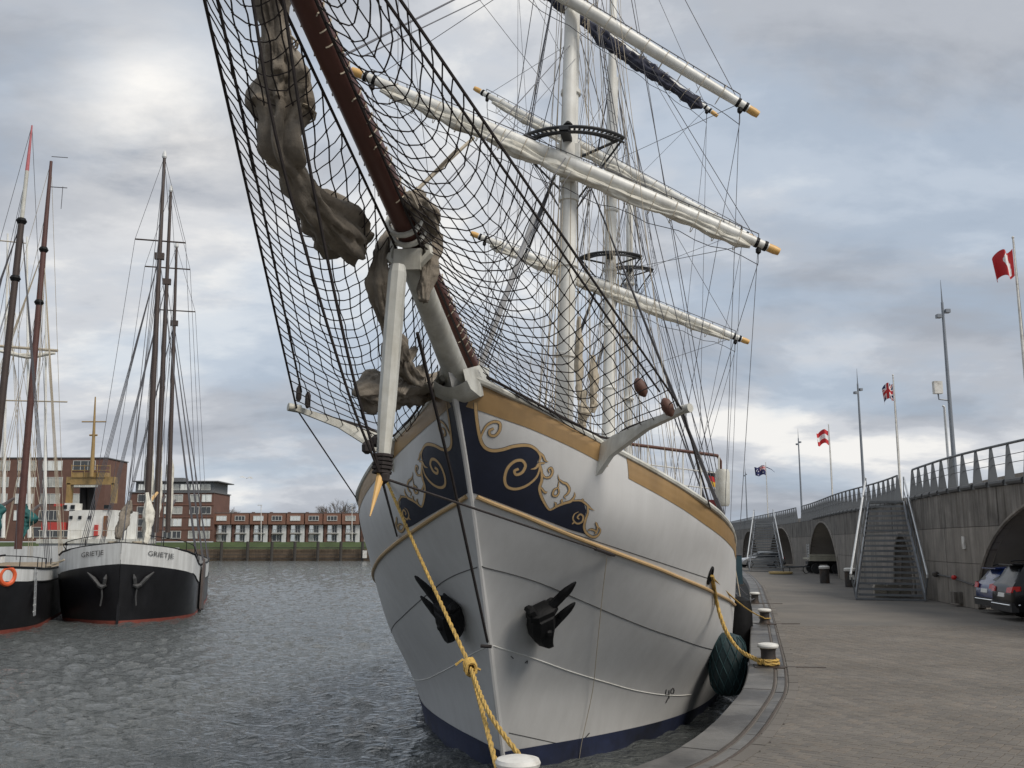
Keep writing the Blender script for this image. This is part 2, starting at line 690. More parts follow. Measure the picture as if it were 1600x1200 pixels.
def pchip(x, y):
    x, y = np.array(x, float), np.array(y, float)
    h = np.diff(x)
    dl = np.diff(y) / h
    m_ = np.zeros(len(x))
    for i in range(1, len(x) - 1):
        if dl[i - 1] * dl[i] > 0:
            w1, w2 = 2 * h[i] + h[i - 1], h[i] + 2 * h[i - 1]
            m_[i] = (w1 + w2) / (w1 / dl[i - 1] + w2 / dl[i])
    m_[0], m_[-1] = dl[0], dl[-1]

    def f(q):
        q = min(max(q, x[0]), x[-1])
        i = int(min(max(np.searchsorted(x, q) - 1, 0), len(x) - 2))
        t = (q - x[i]) / h[i]
        return float((1 + 2 * t) * (1 - t) ** 2 * y[i] + t * (1 - t) ** 2 * h[i] * m_[i] + t * t * (3 - 2 * t) * y[i + 1] + t * t * (t - 1) * h[i] * m_[i + 1])
    return f


AFT = [30, 38, 46, 52, 57, 60]
LINES = {  # s, half-breadth, height
    'rail': ([12.95, 13.5, 14, 14.5, 15, 15.5, 16, 16.5, 17, 18, 19, 20, 21, 22, 24, 27] + AFT,
             [0.10, 0.33, 0.54, 0.78, 1.07, 1.42, 1.80, 2.17, 2.50, 3.07, 3.54, 3.82, 3.98, 4.09, 4.21, 4.28, 4.3, 4.3, 4.25, 4.0, 3.4, 2.9],
             [4.56, 4.52, 4.45, 4.37, 4.25, 4.10, 3.92, 3.75, 3.6, 3.32, 3.06, 2.88, 2.74, 2.62, 2.42, 2.2, 2.05, 2.0, 2.1, 2.3, 2.6, 2.8]),
    'strake': ([14.33, 14.6, 15, 15.5, 16, 17, 18, 19, 20, 21, 22, 24, 27] + AFT,
               [0.0, 0.25, 0.66, 1.16, 1.56, 2.18, 2.66, 3.08, 3.45, 3.74, 3.95, 4.15, 4.25, 4.28, 4.27, 4.2, 3.9, 3.2, 2.6],
               [2.93, 2.83, 2.685, 2.495, 2.33, 2.06, 1.84, 1.63, 1.45, 1.28, 1.14, 0.92, 0.72, 0.6, 0.55, 0.6, 0.8, 1.1, 1.3]),
    'seam2': ([15.0, 15.5, 16, 17, 18, 19, 20, 21, 22, 24, 27] + AFT,
              [0.0, 0.34, 0.66, 1.32, 1.95, 2.48, 2.94, 3.35, 3.66, 4.0, 4.2, 4.25, 4.23, 4.1, 3.6, 2.6, 1.8],
              [1.87, 1.75, 1.61, 1.27, 0.95, 0.67, 0.44, 0.22, 0.05, -0.2, -0.4, -0.5, -0.55, -0.5, -0.3, 0.0, 0.3]),
    'white': ([15.95, 16.5, 17, 18, 19, 20, 21, 22, 24, 27] + AFT,
              [0.0, 0.31, 0.57, 1.08, 1.58, 2.10, 2.62, 3.05, 3.62, 4.02, 4.15, 4.18, 3.9, 3.2, 1.9, 1.0],
              [0.57, 0.41, 0.26, -0.06, -0.35, -0.62, -0.82, -0.95, -1.08, -1.12, -1.15, -1.15, -1.1, -1.0, -0.8, -0.5]),
    'boot': ([17.28, 17.6, 18, 18.5, 19, 20, 21, 22, 24, 27] + AFT,
             [0.0, 0.22, 0.50, 0.86, 1.22, 1.88, 2.45, 2.88, 3.46, 3.92, 4.08, 4.1, 3.7, 2.8, 1.2, 0.3],
             [-1.40] * 16),
    'low': ([18.1, 18.6, 19, 20, 21, 22, 24, 27] + AFT,
            [0.0, 0.35, 0.68, 1.25, 1.7, 2.1, 2.7, 3.3, 3.7, 3.8, 3.2, 2.0, 0.5, 0.1],
            [-2.35] * 14),
}
LF = {k: (v[0][0], pchip(v[0], v[1]), pchip(v[0], v[2])) for k, v in LINES.items()}


SPOLY = [-0.0002325142243589523, 0.0004265353344362032, -0.005337803656953314, 0.01273762565760955, -0.6800713583945933, 16.311187569912974]
zt_ = np.linspace(-3.2, 4.7, 300)
st_ = np.polyval(SPOLY, zt_)


def stem(z):
    return float(np.polyval(SPOLY, z))


def stem_inv(s):
    return float(np.interp(-s, -st_, zt_))


HP = [4.28495, 0.30786, -0.27012, 1.33694, -0.53901, -0.38513, 1.40175, -0.2052, -1.2495, 1.27332, 1.05422]


def hull_model(x, z):
    z = np.maximum(z, -1.9) / 4
    Bm = HP[0] + HP[1] * z + HP[2] * z * z
    Ls = np.exp(HP[3] + HP[4] * z + HP[5] * z * z + HP[10] * z ** 3)
    n = HP[6] + HP[7] * z + HP[8] * z * z + HP[9] * z ** 3
    return Bm * (1 - np.exp(-(np.maximum(x, 0) / Ls + 1e-6) ** n))


RES = []
for k, (ls, lb, lz) in LINES.items():
    if k != 'low':
        for q in range(len(ls)):
            if ls[q] <= 30:
                RES.append((ls[q], lz[q], lb[q] - float(hull_model(ls[q] - stem(lz[q]), lz[q]))))
RES = np.array(RES)


def half_breadth(s, z):
    x = s - stem(z)
    b = float(hull_model(x, z))
    w = np.exp(-((RES[:, 0] - s) ** 2 + (RES[:, 1] - z) ** 2 * 1.6) / (2 * 0.62 ** 2)) + 1e-9
    b += float((w * RES[:, 2]).sum() / (w.sum() + 0.12)) * min(1, x / 0.5)
    if s > 44:
        b *= max(0.03, 1 - ((s - 44) / 17) ** 2 * (0.30 + 0.16 * max(0, 2.2 - z)))
    return max(b, 0.004)


rail_z = LF['rail'][2]
NV, NT = 44, 120
ZL = -2.7
rows = []
for i in range(NV + 1):
    v = i / NV
    s0 = 15.0
    for it in range(40):
        z = ZL + v * (rail_z(s0) - ZL)
        s0 = 0.5 * s0 + 0.5 * stem(z)
    row = []
    for j in range(NT + 1):
        t = j / NT
        s = s0 + (60 - s0) * (0.25 * t + 0.75 * t ** 3)
        z = ZL + v * (rail_z(s) - ZL)
        row.append((s, half_breadth(s, z) if j else 0.004, z))
    rows.append(row)
mb = MB()
for side in (1, -1):
    mb.grid([[S(s, side * b, z) for s, b, z in r] for r in rows])
mb.grid([[S(60.0, side * r[-1][1], r[-1][2]) for r in rows] for side in (1, -1)])
hull = mb.build('hull', 'hull', ship, smooth=True)
bvh = BVHTree.FromPolygons(mb.v[:(NV + 1) * (NT + 1)], mb.f[:NV * NT])


def hit(x, y):
    o = SMI @ CAM
    d = (SMI.to_3x3() @ ray(x, y)).normalized()
    h, n, i_, dist = bvh.ray_cast(o, d)
    if h is None:
        h, n, i_, dist = bvh.find_nearest(pix_s(x, y, 19))
    if n.dot(d) > 0:
        n = -n
    return h, n


def mir(p):
    return Vector((p.x, -p.y, p.z))


def gline(k, s, off=0.0, dz=0.0):
    s0, fb, fz = LF[k]
    return S(s, fb(s) + off, fz(s) + dz)


# boot topping, ochre band: skins laid 5 mm proud of the plating
def skin(name, matname, fz0, fz1, s0, s1, n, off, rows=6):
    for side in (1, -1):
        g = []
        for i in range(n + 1):
            s = s0 + (s1 - s0) * i / n
            r = []
            for j in range(rows + 1):
                z = fz0(s) + (fz1(s) - fz0(s)) * j / rows
                q = S(s, 2.0, z)
                h, nn, i_, d_ = bvh.ray_cast(S(s, 9, z), Vector((0, -1, 0)))
                if h is None:
                    h = S(s, 0.01, z)
                    nn = Vector((0, 1, 0))
                if nn.y < 0:
                    nn = -nn
                h = h + nn * off
                r.append(h if side > 0 else mir(h))
            g.append(r)
        MB().grid(g).build(name, matname, ship, smooth=True)


rz = LF['rail'][2]
skin('boot_topping', 'boot', lambda s: max(-2.3, stem_inv(s) + 0.01), lambda s: max(-1.4, stem_inv(s) + 0.02), 17.32, 50, 220, 0.012, 24)
skin('sheer_band', 'ochre', lambda s: rz(s) - 0.37, lambda s: rz(s) - 0.015, 13.35, 16.05, 60, 0.008, 14)
skin('sheer_band', 'ochre', lambda s: rz(s) - 0.38, lambda s: rz(s) - 0.015, 16.5, 40, 190, 0.009, 14)

# cap rail, deck, stem bar
for side in (1, -1):
    pts = [S(s, side * (LF['rail'][1](s)), rz(s) + 0.02) for s in list(np.arange(13.2, 20, 0.2)) + list(np.arange(20, 60, 0.8))]
    MB().tube(pts, 0.055, 8).build('cap_rail', 'offwhite', ship, smooth=True)
mb = MB()
mb.grid([[S(s, side * max(0.02, half_breadth(s, rz(s) - 0.75) - 0.12), rz(s) - 0.75) for side in (1, -1)] for s in np.arange(13.8, 60, 0.6)])
M['deck'] = mat('deck_planking', (0.24, 0.19, 0.13), 0.8, var=0.2, scale=2)
mb.build('deck', 'deck', ship)
mb = MB()
zz = np.linspace(4.25, -2.3, 50)
mb.grid([[S(stem(z) + 0.10, 0.045, z), S(stem(z) - 0.03, 0.03, z), S(stem(z) - 0.06, 0.0, z), S(stem(z) - 0.03, -0.03, z), S(stem(z) + 0.10, -0.045, z)] for z in zz])
mb.build('stem_bar', 'hull', ship, smooth=True)

# rubbing strake and plate seams
for side in (1, -1):
    def ln(k, s0, s1, n, off):
        out = []
        for i in range(n + 1):
            s = s0 + (s1 - s0) * (i / n) ** 1.3
            z = LF[k][2](s)
            h, nn, i_, d_ = bvh.ray_cast(S(s, 9, z), Vector((0, -1, 0)))
            if h is None:
                h, nn = S(s, 0.02, z), Vector((0, 1, 0))
            if nn.y < 0:
                nn = -nn
            h = h + nn * off
            out.append(h if side > 0 else mir(h))
        return out
    MB().tube(ln('strake', 14.36, 50, 90, 0.012), 0.036, 8).build('rubbing_strake', 'gold', ship, smooth=True)
    MB().tube(ln('seam2', 15.04, 40, 70, 0.0), 0.010, 5).build('plate_seam', 'seam', ship)
    MB().tube(ln('white', 16.0, 22.4, 50, 0.0), 0.011, 5).build('weld_line', 'white', ship)

# ------------------------------------------------------------------ painted scrollwork at the bow (pixel shapes cast onto the plating)
def cz(pts):
    return [(540 + x / 3.81, 580 + y / 3.81) for x, y in pts]


panel = cz([(668, 168), (765, 190), (778, 300), (797, 400), (822, 448), (870, 470), (930, 465), (1000, 445), (1080, 440), (1130, 465), (1155, 505),
            (1140, 540), (1162, 600), (1150, 690), (1170, 760), (1205, 825), (1240, 815), (1290, 790), (1360, 770), (1415, 782), (1432, 830), (1412, 900),
            (1425, 950), (1480, 985), (1330, 941), (1100, 853), (900, 775), (780, 731), (754, 722), (735, 640), (712, 500), (690, 330)])
xs_, ys_ = [q[0] for q in panel], [q[1] for q in panel]


def inside(x, y, pl):
    c = False
    j = len(pl) - 1
    for i in range(len(pl)):
        xi, yi = pl[i]
        xj, yj = pl[j]
        if (yi > y) != (yj > y) and x < (xj - xi) * (y - yi) / (yj - yi) + xi:
            c = not c
        j = i
    return c


dense = []
for i, p in enumerate(panel):
    q = panel[(i + 1) % len(panel)]
    n = max(1, int(math.dist(p, q) / 4))
    dense += [(p[0] + (q[0] - p[0]) * k / n, p[1] + (q[1] - p[1]) * k / n) for k in range(n)]
inner_pts = [(x, y) for x in np.arange(min(xs_), max(xs_), 5) for y in np.arange(min(ys_), max(ys_), 5) if inside(x, y, panel)]
vv = [Vector(q) for q in dense + inner_pts]
ed = [(i, (i + 1) % len(dense)) for i in range(len(dense))]
cv, ce, cf, *_ = delaunay_2d_cdt(vv, ed, [], 1, 1e-4)
P3 = []
for q in cv:
    h, n = hit(q.x, q.y)
    P3.append(h + n * 0.006)
for side in (1, -1):
    MB().add([p if side > 0 else mir(p) for p in P3], cf).build('bow_panel', 'navy', ship, smooth=True)


def ribbon(mbs, pts, w, off, n=None, taper=(1, 1)):
    path = crom([(x, y, 0) for x, y in pts], n or 10 * len(pts))
    L_, R_ = [], []
    for i, p in enumerate(path):
        d = path[min(i + 1, len(path) - 1)] - path[max(i - 1, 0)]
        d = d.normalized() if d.length > 1e-6 else Vector((1, 0, 0))
        nn = Vector((-d.y, d.x, 0))
        t = i / (len(path) - 1)
        ww = w * (taper[0] + (1 - taper[0]) * min(1, t * 3)) * (taper[1] + (1 - taper[1]) * min(1, (1 - t) * 3)) / 2
        row = []
        for k in (-1, 0, 1):
            q = p + nn * ww * k
            h, n_ = hit(q.x, q.y)
            row.append(h + n_ * off)
        L_.append(row)
    mbs.append(L_)


strokes = [  # path in crop units, width px, tapers
    ([(768, 185), (780, 300), (799, 400), (825, 450), (870, 471), (930, 466), (1000, 446), (1080, 441), (1130, 464), (1157, 505), (1150, 540)], 5.5, (1, 0.5)),
    ([(800, 400), (815, 360), (840, 320), (880, 300), (915, 310), (915, 350), (888, 382), (858, 378), (855, 352), (880, 340)], 4.6, (0.6, 0.8)),
    ([(1150, 560), (1150, 590), (1130, 635), (1075, 680), (1010, 700), (960, 685), (945, 640), (960, 580), (1000, 538), (1045, 530), (1068, 560), (1050, 600), (1015, 615), (1003, 593), (1028, 580)], 5.0, (0.5, 0.9)),
    ([(1100, 583), (1130, 575), (1150, 550), (1185, 545)], 4.0, (0.2, 0.5)),
    ([(1150, 545), (1165, 600), (1165, 650), (1152, 700), (1170, 760), (1205, 818), (1228, 822)], 4.6, (0.8, 0.5)),
    ([(1130, 468), (1170, 500), (1185, 530), (1205, 540)], 3.4, (0.8, 0.1)),
    ([(1165, 600), (1185, 630), (1215, 628), (1230, 600), (1222, 575), (1205, 585), (1212, 605)], 3.6, (0.6, 0.3)),
    ([(1160, 690), (1185, 720), (1200, 715)], 3.4, (0.9, 0.1)),
    ([(1228, 820), (1262, 800), (1300, 785), (1340, 772), (1362, 740), (1360, 718)], 4.2, (0.7, 0.1)),
    ([(1245, 808), (1250, 790), (1240, 775)], 3.0, (0.9, 0.1)),
    ([(1290, 790), (1285, 772), (1290, 758)], 3.0, (0.9, 0.1)),
    ([(1262, 612), (1268, 640), (1290, 660), (1315, 672), (1330, 700), (1322, 725), (1300, 745), (1312, 762)], 3.8, (0.1, 0.2)),
    ([(1268, 650), (1262, 690), (1240, 705), (1232, 735), (1252, 742), (1268, 720), (1262, 690)], 3.2, (0.3, 0.6)),
    ([(1350, 770), (1400, 770), (1435, 795), (1455, 815), (1480, 828)], 3.6, (0.6, 0.1)),
    ([(1410, 775), (1408, 756)], 3.2, (0.9, 0.1)),
    ([(1438, 800), (1440, 840), (1425, 885), (1418, 930), (1435, 965), (1470, 985), (1500, 975), (1515, 945), (1500, 920)], 4.2, (0.6, 0.3)),
    ([(1440, 945), (1465, 940), (1490, 955), (1480, 968)], 3.2, (0.5, 0.3)),
    ([(1490, 965), (1498, 930), (1490, 905), (1485, 895)], 3.0, (0.7, 0.1)),
    ([(1385, 835), (1360, 850), (1352, 880), (1375, 905), (1405, 895), (1412, 865), (1395, 850), (1378, 868), (1388, 880)], 3.0, (0.3, 0.7)),
    ([(1345, 910), (1360, 895)], 2.4, (0.1, 0.9)),
]
for nm, ex, off, mm in (('scroll_outline', 1.6, 0.009, 'seam'), ('scroll', 0.0, 0.012, 'gold')):
    acc = []
    for pts, w, tp in strokes:
        ribbon(acc, cz(pts), w * 0.84 + ex, off, taper=tp)
    for side in (1, -1):
        mb = MB()
        for rows in acc:
            mb.grid([[p if side > 0 else mir(p) for p in r] for r in rows])
        mb.build(nm, mm, ship)

# ------------------------------------------------------------------ bowsprit, jib-boom, dolphin striker
def parent_sub(o, par):
    o.parent = par
    return o


JB0, JB1 = S(15.2, 0, 4.42), S(2.6, 0, 8.55)
JD = (JB1 - JB0).normalized()


def jb(s):
    """point on the jib-boom's axis at station s"""
    return JB0.lerp(JB1, (15.2 - s) / (15.2 - 2.6))


jib = MB().tube([jb(15.2 - 12.6 * i / 24) for i in range(25)], [0.175 - 0.07 * i / 24 for i in range(25)], 20).build('jib_boom', 'brown', ship, smooth=True)
w0, w1 = pix_plane(724, 612), pix_plane(642, 408)
sprit = MB().tube([w0 + (w0 - w1) * 0.12, w0.lerp(w1, 0.33), w0.lerp(w1, 0.66), w1], [0.20, 0.17, 0.155, 0.145], 20).build('bowsprit', 'offwhite', ship, smooth=True)
# knee at the stem head
mb = MB()
prof = [(0.22, 13.9, 4.75), (0.30, 13.2, 4.62), (0.24, 12.85, 4.5), (0.10, 12.8, 4.33)]
kn = [(S(13.9, k * 0.30, 4.72), S(13.15, k * 0.33, 4.50), S(12.82, k * 0.20, 4.34), S(12.78, k * 0.04, 4.26)) for k in (1, -1)]
mb.grid([[S(13.9, -0.3 + 0.6 * j / 8, 4.42 + 0.05 * math.cos(math.pi * (j / 8 - .5)) ) for j in range(9)],
         [S(13.3, -0.33 + 0.66 * j / 8, 4.30 - 0.10 * math.cos(math.pi * (j / 8 - .5))) for j in range(9)],
         [S(12.95, -0.27 + 0.54 * j / 8, 4.36 - 0.12 * math.cos(math.pi * (j / 8 - .5))) for j in range(9)],
         [S(12.82, -0.24 + 0.48 * j / 8, 4.46 - 0.10 * math.cos(math.pi * (j / 8 - .5))) for j in range(9)]])
kne = mb.build('stem_head_plate', 'offwhite', ship, smooth=True)
mb = MB()
for k in (1, -1):
    mb.grid([[S(13.9, k * 0.30, 4.44), S(13.3, k * 0.33, 4.30), S(12.95, k * 0.27, 4.36), S(12.82, k * 0.22, 4.46)],
             [S(14.1, k * 0.27, 4.86), S(13.4, k * 0.28, 4.78), S(13.05, k * 0.22, 4.68), S(12.86, k * 0.17, 4.62)]])
kind(mb.build('stem_head_cheek', 'offwhite', ship, smooth=True), 'stuff')
# cap band holding jib-boom to bowsprit
mb = MB()
capc = jb(10.55)
for d in (-0.10, 0.10):
    mb.tube([capc + JD * d + (Vector((0, math.cos(a), 0)) + JD.cross(Vector((0, 1, 0))) * math.sin(a)) * 0.205 for a in np.linspace(0, 2 * math.pi, 19)], 0.035, 6, caps=False)
mb.box(w1 + Vector((0, 0, -0.02)), (0.16, 0.17, 0.13))
mb.tube([w1 + Vector((0.05, -0.2, 0.25)), w1 + Vector((0.1, -0.24, 0.0)), w1 + Vector((0.1, -0.1, -0.12))], 0.05, 6)
mb.tube([w1 + Vector((0.05, 0.2, 0.25)), w1 + Vector((0.1, 0.26, 0.05)), w1 + Vector((0.1, 0.1, -0.12))], 0.055, 6)
kind(mb.build('bowsprit_cap', 'offwhite', ship, smooth=True), 'stuff')
st0, st1, st2 = pix_plane(622, 415), pix_plane(597, 735), pix_plane(582, 792)
mb = MB()
ax = (st1 - st0).normalized()
ux = Vector((0, 1, 0))
wx = ax.cross(ux).normalized()
rows = []
for t, r in ((0, 0.085), (0.04, 0.105), (0.3, 0.108), (0.7, 0.10), (1.0, 0.07)):
    c = st0.lerp(st1, t)
    rows.append([c + (ux * math.cos(a) + wx * math.sin(a)) * r for a in [R(22.5 + 45 * k) for k in range(8)]])
mb.grid(rows, close=True)
mb.face(list(range(8)))
mb.face([32 + k for k in range(8)])
strk = mb.build('dolphin_striker', 'offwhite', ship)
MB().tube([st1, st1.lerp(st2, .35), st2 + (st2 - st1) * 0.25], [0.052, 0.042, 0.006], 8).build('striker_tip', 'yellow_wood', strk, smooth=True)
mb = MB()
rg = random.Random(5)
for k in range(5):
    c = st1 + ax * (-0.16 + 0.045 * k)
    mb.tube([c + (ux * math.cos(a) + wx * math.sin(a)) * (0.085 + rg.uniform(0, .02)) for a in np.linspace(0, 2 * math.pi, 11)], 0.022, 5, caps=False)
for q in range(5):
    c = st1 + Vector((rg.uniform(-.05, .12), rg.uniform(-.15, .12), rg.uniform(-.1, .35)))
    mb.lathe(c, [(0.02, -0.07), (0.06, -0.04), (0.065, 0.03), (0.02, 0.07)], 8)
kind(mb.build('rope_seizing', 'rope', strk), 'stuff')

# ------------------------------------------------------------------ whisker brackets
WT = {1: S(14.84, 3.16, 4.32), -1: S(14.84, -3.16, 4.32)}
for side in (1, -1):
    q = lambda s, p, z: S(s, side * p, z)
    mb = MB()
    top = [(16.15, 1.72, 3.86), (15.75, 2.05, 4.02), (15.3, 2.6, 4.2), (14.84, 3.2, 4.38)]
    bot = [(15.95, 1.66, 3.22), (15.72, 2.0, 3.68), (15.3, 2.6, 4.07), (14.84, 3.2, 4.30)]
    rows = []
    for t_, b_ in zip(top, bot):
        rows.append([q(t_[0] - .08, t_[1] - .03, t_[2]), q(t_[0] + .08, t_[1] + .03, t_[2]), q(b_[0] + .08, b_[1] + .03, b_[2]), q(b_[0] - .08, b_[1] - .03, b_[2])])
    mb.grid(rows, close=True)
    mb.face([0, 1, 2, 3])
    mb.face([12, 13, 14, 15])
    wb = mb.build('whisker_bracket', 'offwhite', ship)
    MB().tube([q(14.9, 3.12, 4.33), q(14.76, 3.28, 4.35)], 0.07, 10).build('bracket_end', 'offwhite', wb, smooth=True)

# ------------------------------------------------------------------ safety nets under the jib-boom
ET = S(4.3, 0, 7.9)
for side in (1, -1):
    rgn = random.Random(20 + side)
    Wp = WT[side]
    I0 = lambda a: jb(4.3 + (13.6 - 4.3) * a) + Vector((0, side * 0.16, -0.10 - .12 * a))
    botp = crom([S(13.6, side * 0.35, 4.62), S(14.4, side * 0.82, 4.42), S(15.3, side * 1.35, 4.19), S(16.0, side * 1.9, 3.98), S(15.55, side * 2.3, 4.12), Wp], 60)
    bl = [0]
    for i in range(60):
        bl.append(bl[-1] + (botp[i + 1] - botp[i]).length)

    def bot(b):
        t = b * bl[-1]
        i = min(max(int(np.searchsorted(bl, t)) - 1, 0), 59)
        return botp[i].lerp(botp[i + 1], (t - bl[i]) / (bl[i + 1] - bl[i]))

    O0 = lambda a: ET.lerp(Wp, a)
    WTH = (Wp - S(13.6, 0, 4.6)).length

    def net(a, b):
        p = I0(a).lerp(O0(a), b)
        lin = I0(1).lerp(O0(1), b)
        p = p + (bot(b) - lin) * a ** 5
        sg = (0.42 + 0.16 * math.sin(3 * a + side)) * 4 * b * (1 - b) * (a ** 0.9) * (1 - 0.75 * a ** 6)
        jx = noise.noise_vector(Vector((a * 34, b * 8, side * 3.3))) * 0.035
        return p + Vector((-0.15 * sg, 0, -sg)) + jx * (1 if 0.03 < b < 0.97 else 0.25)
    CELL = 0.205
    LEN = (Wp - ET).length
    nB = int(LEN / CELL)
    aB = lambda a, b: max(0.02, a - (0.115 * b - 0.03 * math.sin(math.pi * b)) * (1 - a ** 7))
    mb = MB()
    for i in range(3, nB + 1):
        a = i / nB
        n = max(3, int(WTH * a / 0.11))
        mb.tube([net(aB(a, j / n), j / n) for j in range(n + 1)], 0.0080, 4, caps=False)
    k = 1
    while k * CELL < WTH:
        a0 = k * CELL / WTH
        n = int((1 - a0) * LEN / 0.12)
        if n > 2:
            mb.tube([net(a0 + (1 - a0) * j / n, 1 - k * CELL / (WTH * (a0 + (1 - a0) * j / n))) for j in range(n + 1)], 0.0080, 4, caps=False)
            for j in range(3, nB + 1):      # knots
                a = j / nB
                for it in range(6):
                    bq = 1 - k * CELL / (WTH * a)
                    a = aB(j / nB, max(0, bq))
                if a > a0 + 0.01:
                    c = net(a, 1 - k * CELL / (WTH * a))
                    mb.add([c + Vector(v) * 0.017 for v in ((1, 0, 0), (-1, 0, 0), (0, 1, 0), (0, -1, 0), (0, 0, 1), (0, 0, -1))],
                           [(0, 2, 4), (2, 1, 4), (1, 3, 4), (3, 0, 4), (2, 0, 5), (1, 2, 5), (3, 1, 5), (0, 3, 5)])
        k += 1
    kind(mb.build('safety_net', 'rope', ship), 'stuff')
    mb = MB()
    mb.tube([O0(j / 40) for j in range(41)], 0.017, 6)
    mb.tube([O0(j / 40).lerp(I0(j / 40), min(0.9, 0.19 / max(.05, WTH * j / 40))) for j in range(5, 39)], 0.016, 6)
    mb.tube([bot(j / 40) + Vector((0, 0, 0.02)) for j in range(41)], 0.022, 6)
    mb.tube([I0(j / 40) for j in range(3, 41)], 0.016, 5)
    kind(mb.build('net_bolt_rope', 'rope', ship), 'stuff')
    mb = MB()
    for i in range(6, nB + 2):     # lashings round the jib-boom
        if rgn.random() < 0.3:
            continue
        c = jb(4.3 + 9.3 * i / nB)
        u2 = JD.cross(Vector((0, 1, 0)))
        rr = 0.185 - 0.07 * (1 - i / nB)
        mb.tube([c + JD * 0.01 * rgn.uniform(-1, 1) + (Vector((0, side * math.cos(a_), 0)) - u2 * math.sin(a_)) * rr for a_ in np.linspace(rgn.uniform(-0.5, -.2), rgn.uniform(0.3, 1.3) if side > 0 else 0.25, 9)], 0.009, 4)
    kind(mb.build('net_lashing', 'hemp', ship), 'stuff')
    # blocks at the outer end
    if side > 0:
        for (px, py, sc) in ((1001, 605, 1.0), (1043, 636, 1.0)):
            c = pix_s(px, py, 14.7 if px > 1020 else 14.3)
            MB().lathe(c, [(0.02, -0.16), (0.075, -0.1), (0.1, 0), (0.075, 0.1), (0.02, 0.15)], 10, m=Matrix.Rotation(R(25), 3, 'X')).build('pulley_block', 'block', ship, smooth=True)
    else:
        for (px, py) in ((467, 615), (481, 625)):
            c = pix_s(px, py, 14.8)
            MB().lathe(c, [(0.02, -0.14), (0.05, -0.08), (0.05, 0.08), (0.02, 0.14)], 8).build('pulley_block', 'rope', ship, smooth=True)


# ------------------------------------------------------------------ furled canvas
def bundle(path, radii, seed, folds=7, amp=0.22, n=22, rings=70, flat=1.0):
    n, rings = n * 2, rings * 2
    path = crom(path, rings)
    rr = [float(np.interp(i / rings, np.linspace(0, 1, len(radii)), radii)) for i in range(rings + 1)]
    rows = []
    u = None
    for i, p in enumerate(path):
        d = (path[min(i + 1, rings)] - path[max(i - 1, 0)]).normalized()
        if u is None:
            u = d.orthogonal().normalized()
        u = (u - d * u.dot(d)).normalized()
        w = d.cross(u)
        row = []
        for j in range(n):
            a = 2 * math.pi * j / n
            q = Vector((math.cos(a) * 1.3, math.sin(a) * 1.3, i * 0.045 + seed * 9.1))
            f = 1 + amp * noise.noise(q) * 1.6 + amp * 0.55 * math.sin(a * folds + 3 * noise.noise(Vector((i * 0.03, seed, 2)))) * (0.6 + noise.noise(Vector((i * .05, 3, seed)))) + 0.16 * noise.noise(q * 2.6) + 0.16 * (0.5 - abs(noise.noise(q * 1.7 + Vector((5, 1, i * 0.055))))) - 0.34 * max(0, 1 - 7 * abs(noise.noise(Vector((a * 1.1 + 0.02 * i, i * 0.018, seed * 3.7))))) - 0.24 * max(0, 1 - 7 * abs(noise.noise(Vector((a * 2.3 - 0.03 * i, i * 0.03, seed * 1.9)))))
            ph = a * folds / 6.2832 + 1.6 * noise.noise(Vector((i * 0.022, seed * 2.3, 0.7))) + 0.5 * noise.noise(Vector((math.cos(a), math.sin(a), i * 0.05 + seed)))
            pl = 1 - 2 * abs(ph % 1.0 - 0.5)
            f += 0.34 * (pl ** 1.6 - 0.45) * (0.55 + 0.6 * noise.noise(Vector((i * 0.05, a, seed * 5.1))))
            f *= 0.80 + 0.28 * abs(math.sin(i * 0.085 + seed + 1.2 * noise.noise(Vector((i * 0.03, seed, 4)))))
            row.append(p + (u * math.cos(a) + w * math.sin(a) * flat) * rr[i] * max(0.25, f))
        rows.append(row)
    mb = MB().grid(rows, close=True)
    mb.face(list(range(n)))
    mb.face([rings * n + j for j in range(n)])
    return mb


def pp(pts, p):
    return [pix_plane(x, y, p) for x, y in pts]


b1 = bundle(pp([(405, -160), (418, -60), (428, 40), (440, 110), (445, 165), (440, 225), (455, 262), (480, 305), (515, 345), (548, 378), (566, 393)], -0.62),
            [0.2, 0.23, 0.13, 0.24, 0.27, 0.22, 0.12, 0.22, 0.27, 0.23, 0.06], 1, amp=0.3)
s1_ = b1.build('furled_jib', 'canvas', ship, smooth=True, sharp=180)
mb = MB()
for (x, y, r) in ((436, 70, 0.2), (447, 255, 0.19), (450, 180, .3), (560, 388, 0.1)):
    c = pix_plane(x, y, -0.62)
    for k in range(2):
        mb.tube([c + Vector((0.04 * k, 0, 0)) + Vector((math.cos(a) * r * .4, math.sin(a) * r, .25 * r * math.cos(a))) for a in np.linspace(0, 2 * math.pi, 13)], 0.012, 4, caps=False)
kind(mb.build('gasket', 'hemp', s1_), 'stuff')
bundle(pp([(655, 300), (640, 350), (600, 380), (592, 440), (605, 500), (618, 545), (638, 585), (625, 615)], -0.34), [0.08, 0.14, 0.09, 0.13, 0.08, 0.15, 0.07, 0.05], 2, amp=0.34).build('furled_staysail', 'canvas', ship, smooth=True, sharp=180)
bundle(pp([(556, 615), (585, 610), (620, 608), (655, 610), (690, 585)], -0.75), [0.06, 0.22, 0.28, 0.24, 0.08], 3, amp=0.32, rings=50).build('furled_staysail', 'canvas', ship, smooth=True, sharp=180)
bundle(pp([(640, 315), (662, 330), (672, 380), (668, 430), (662, 470)], 0.22), [0.10, 0.17, 0.13, 0.10, 0.06], 4, amp=0.34, rings=50).build('coiled_downhaul', 'canvas', ship, smooth=True, sharp=180)
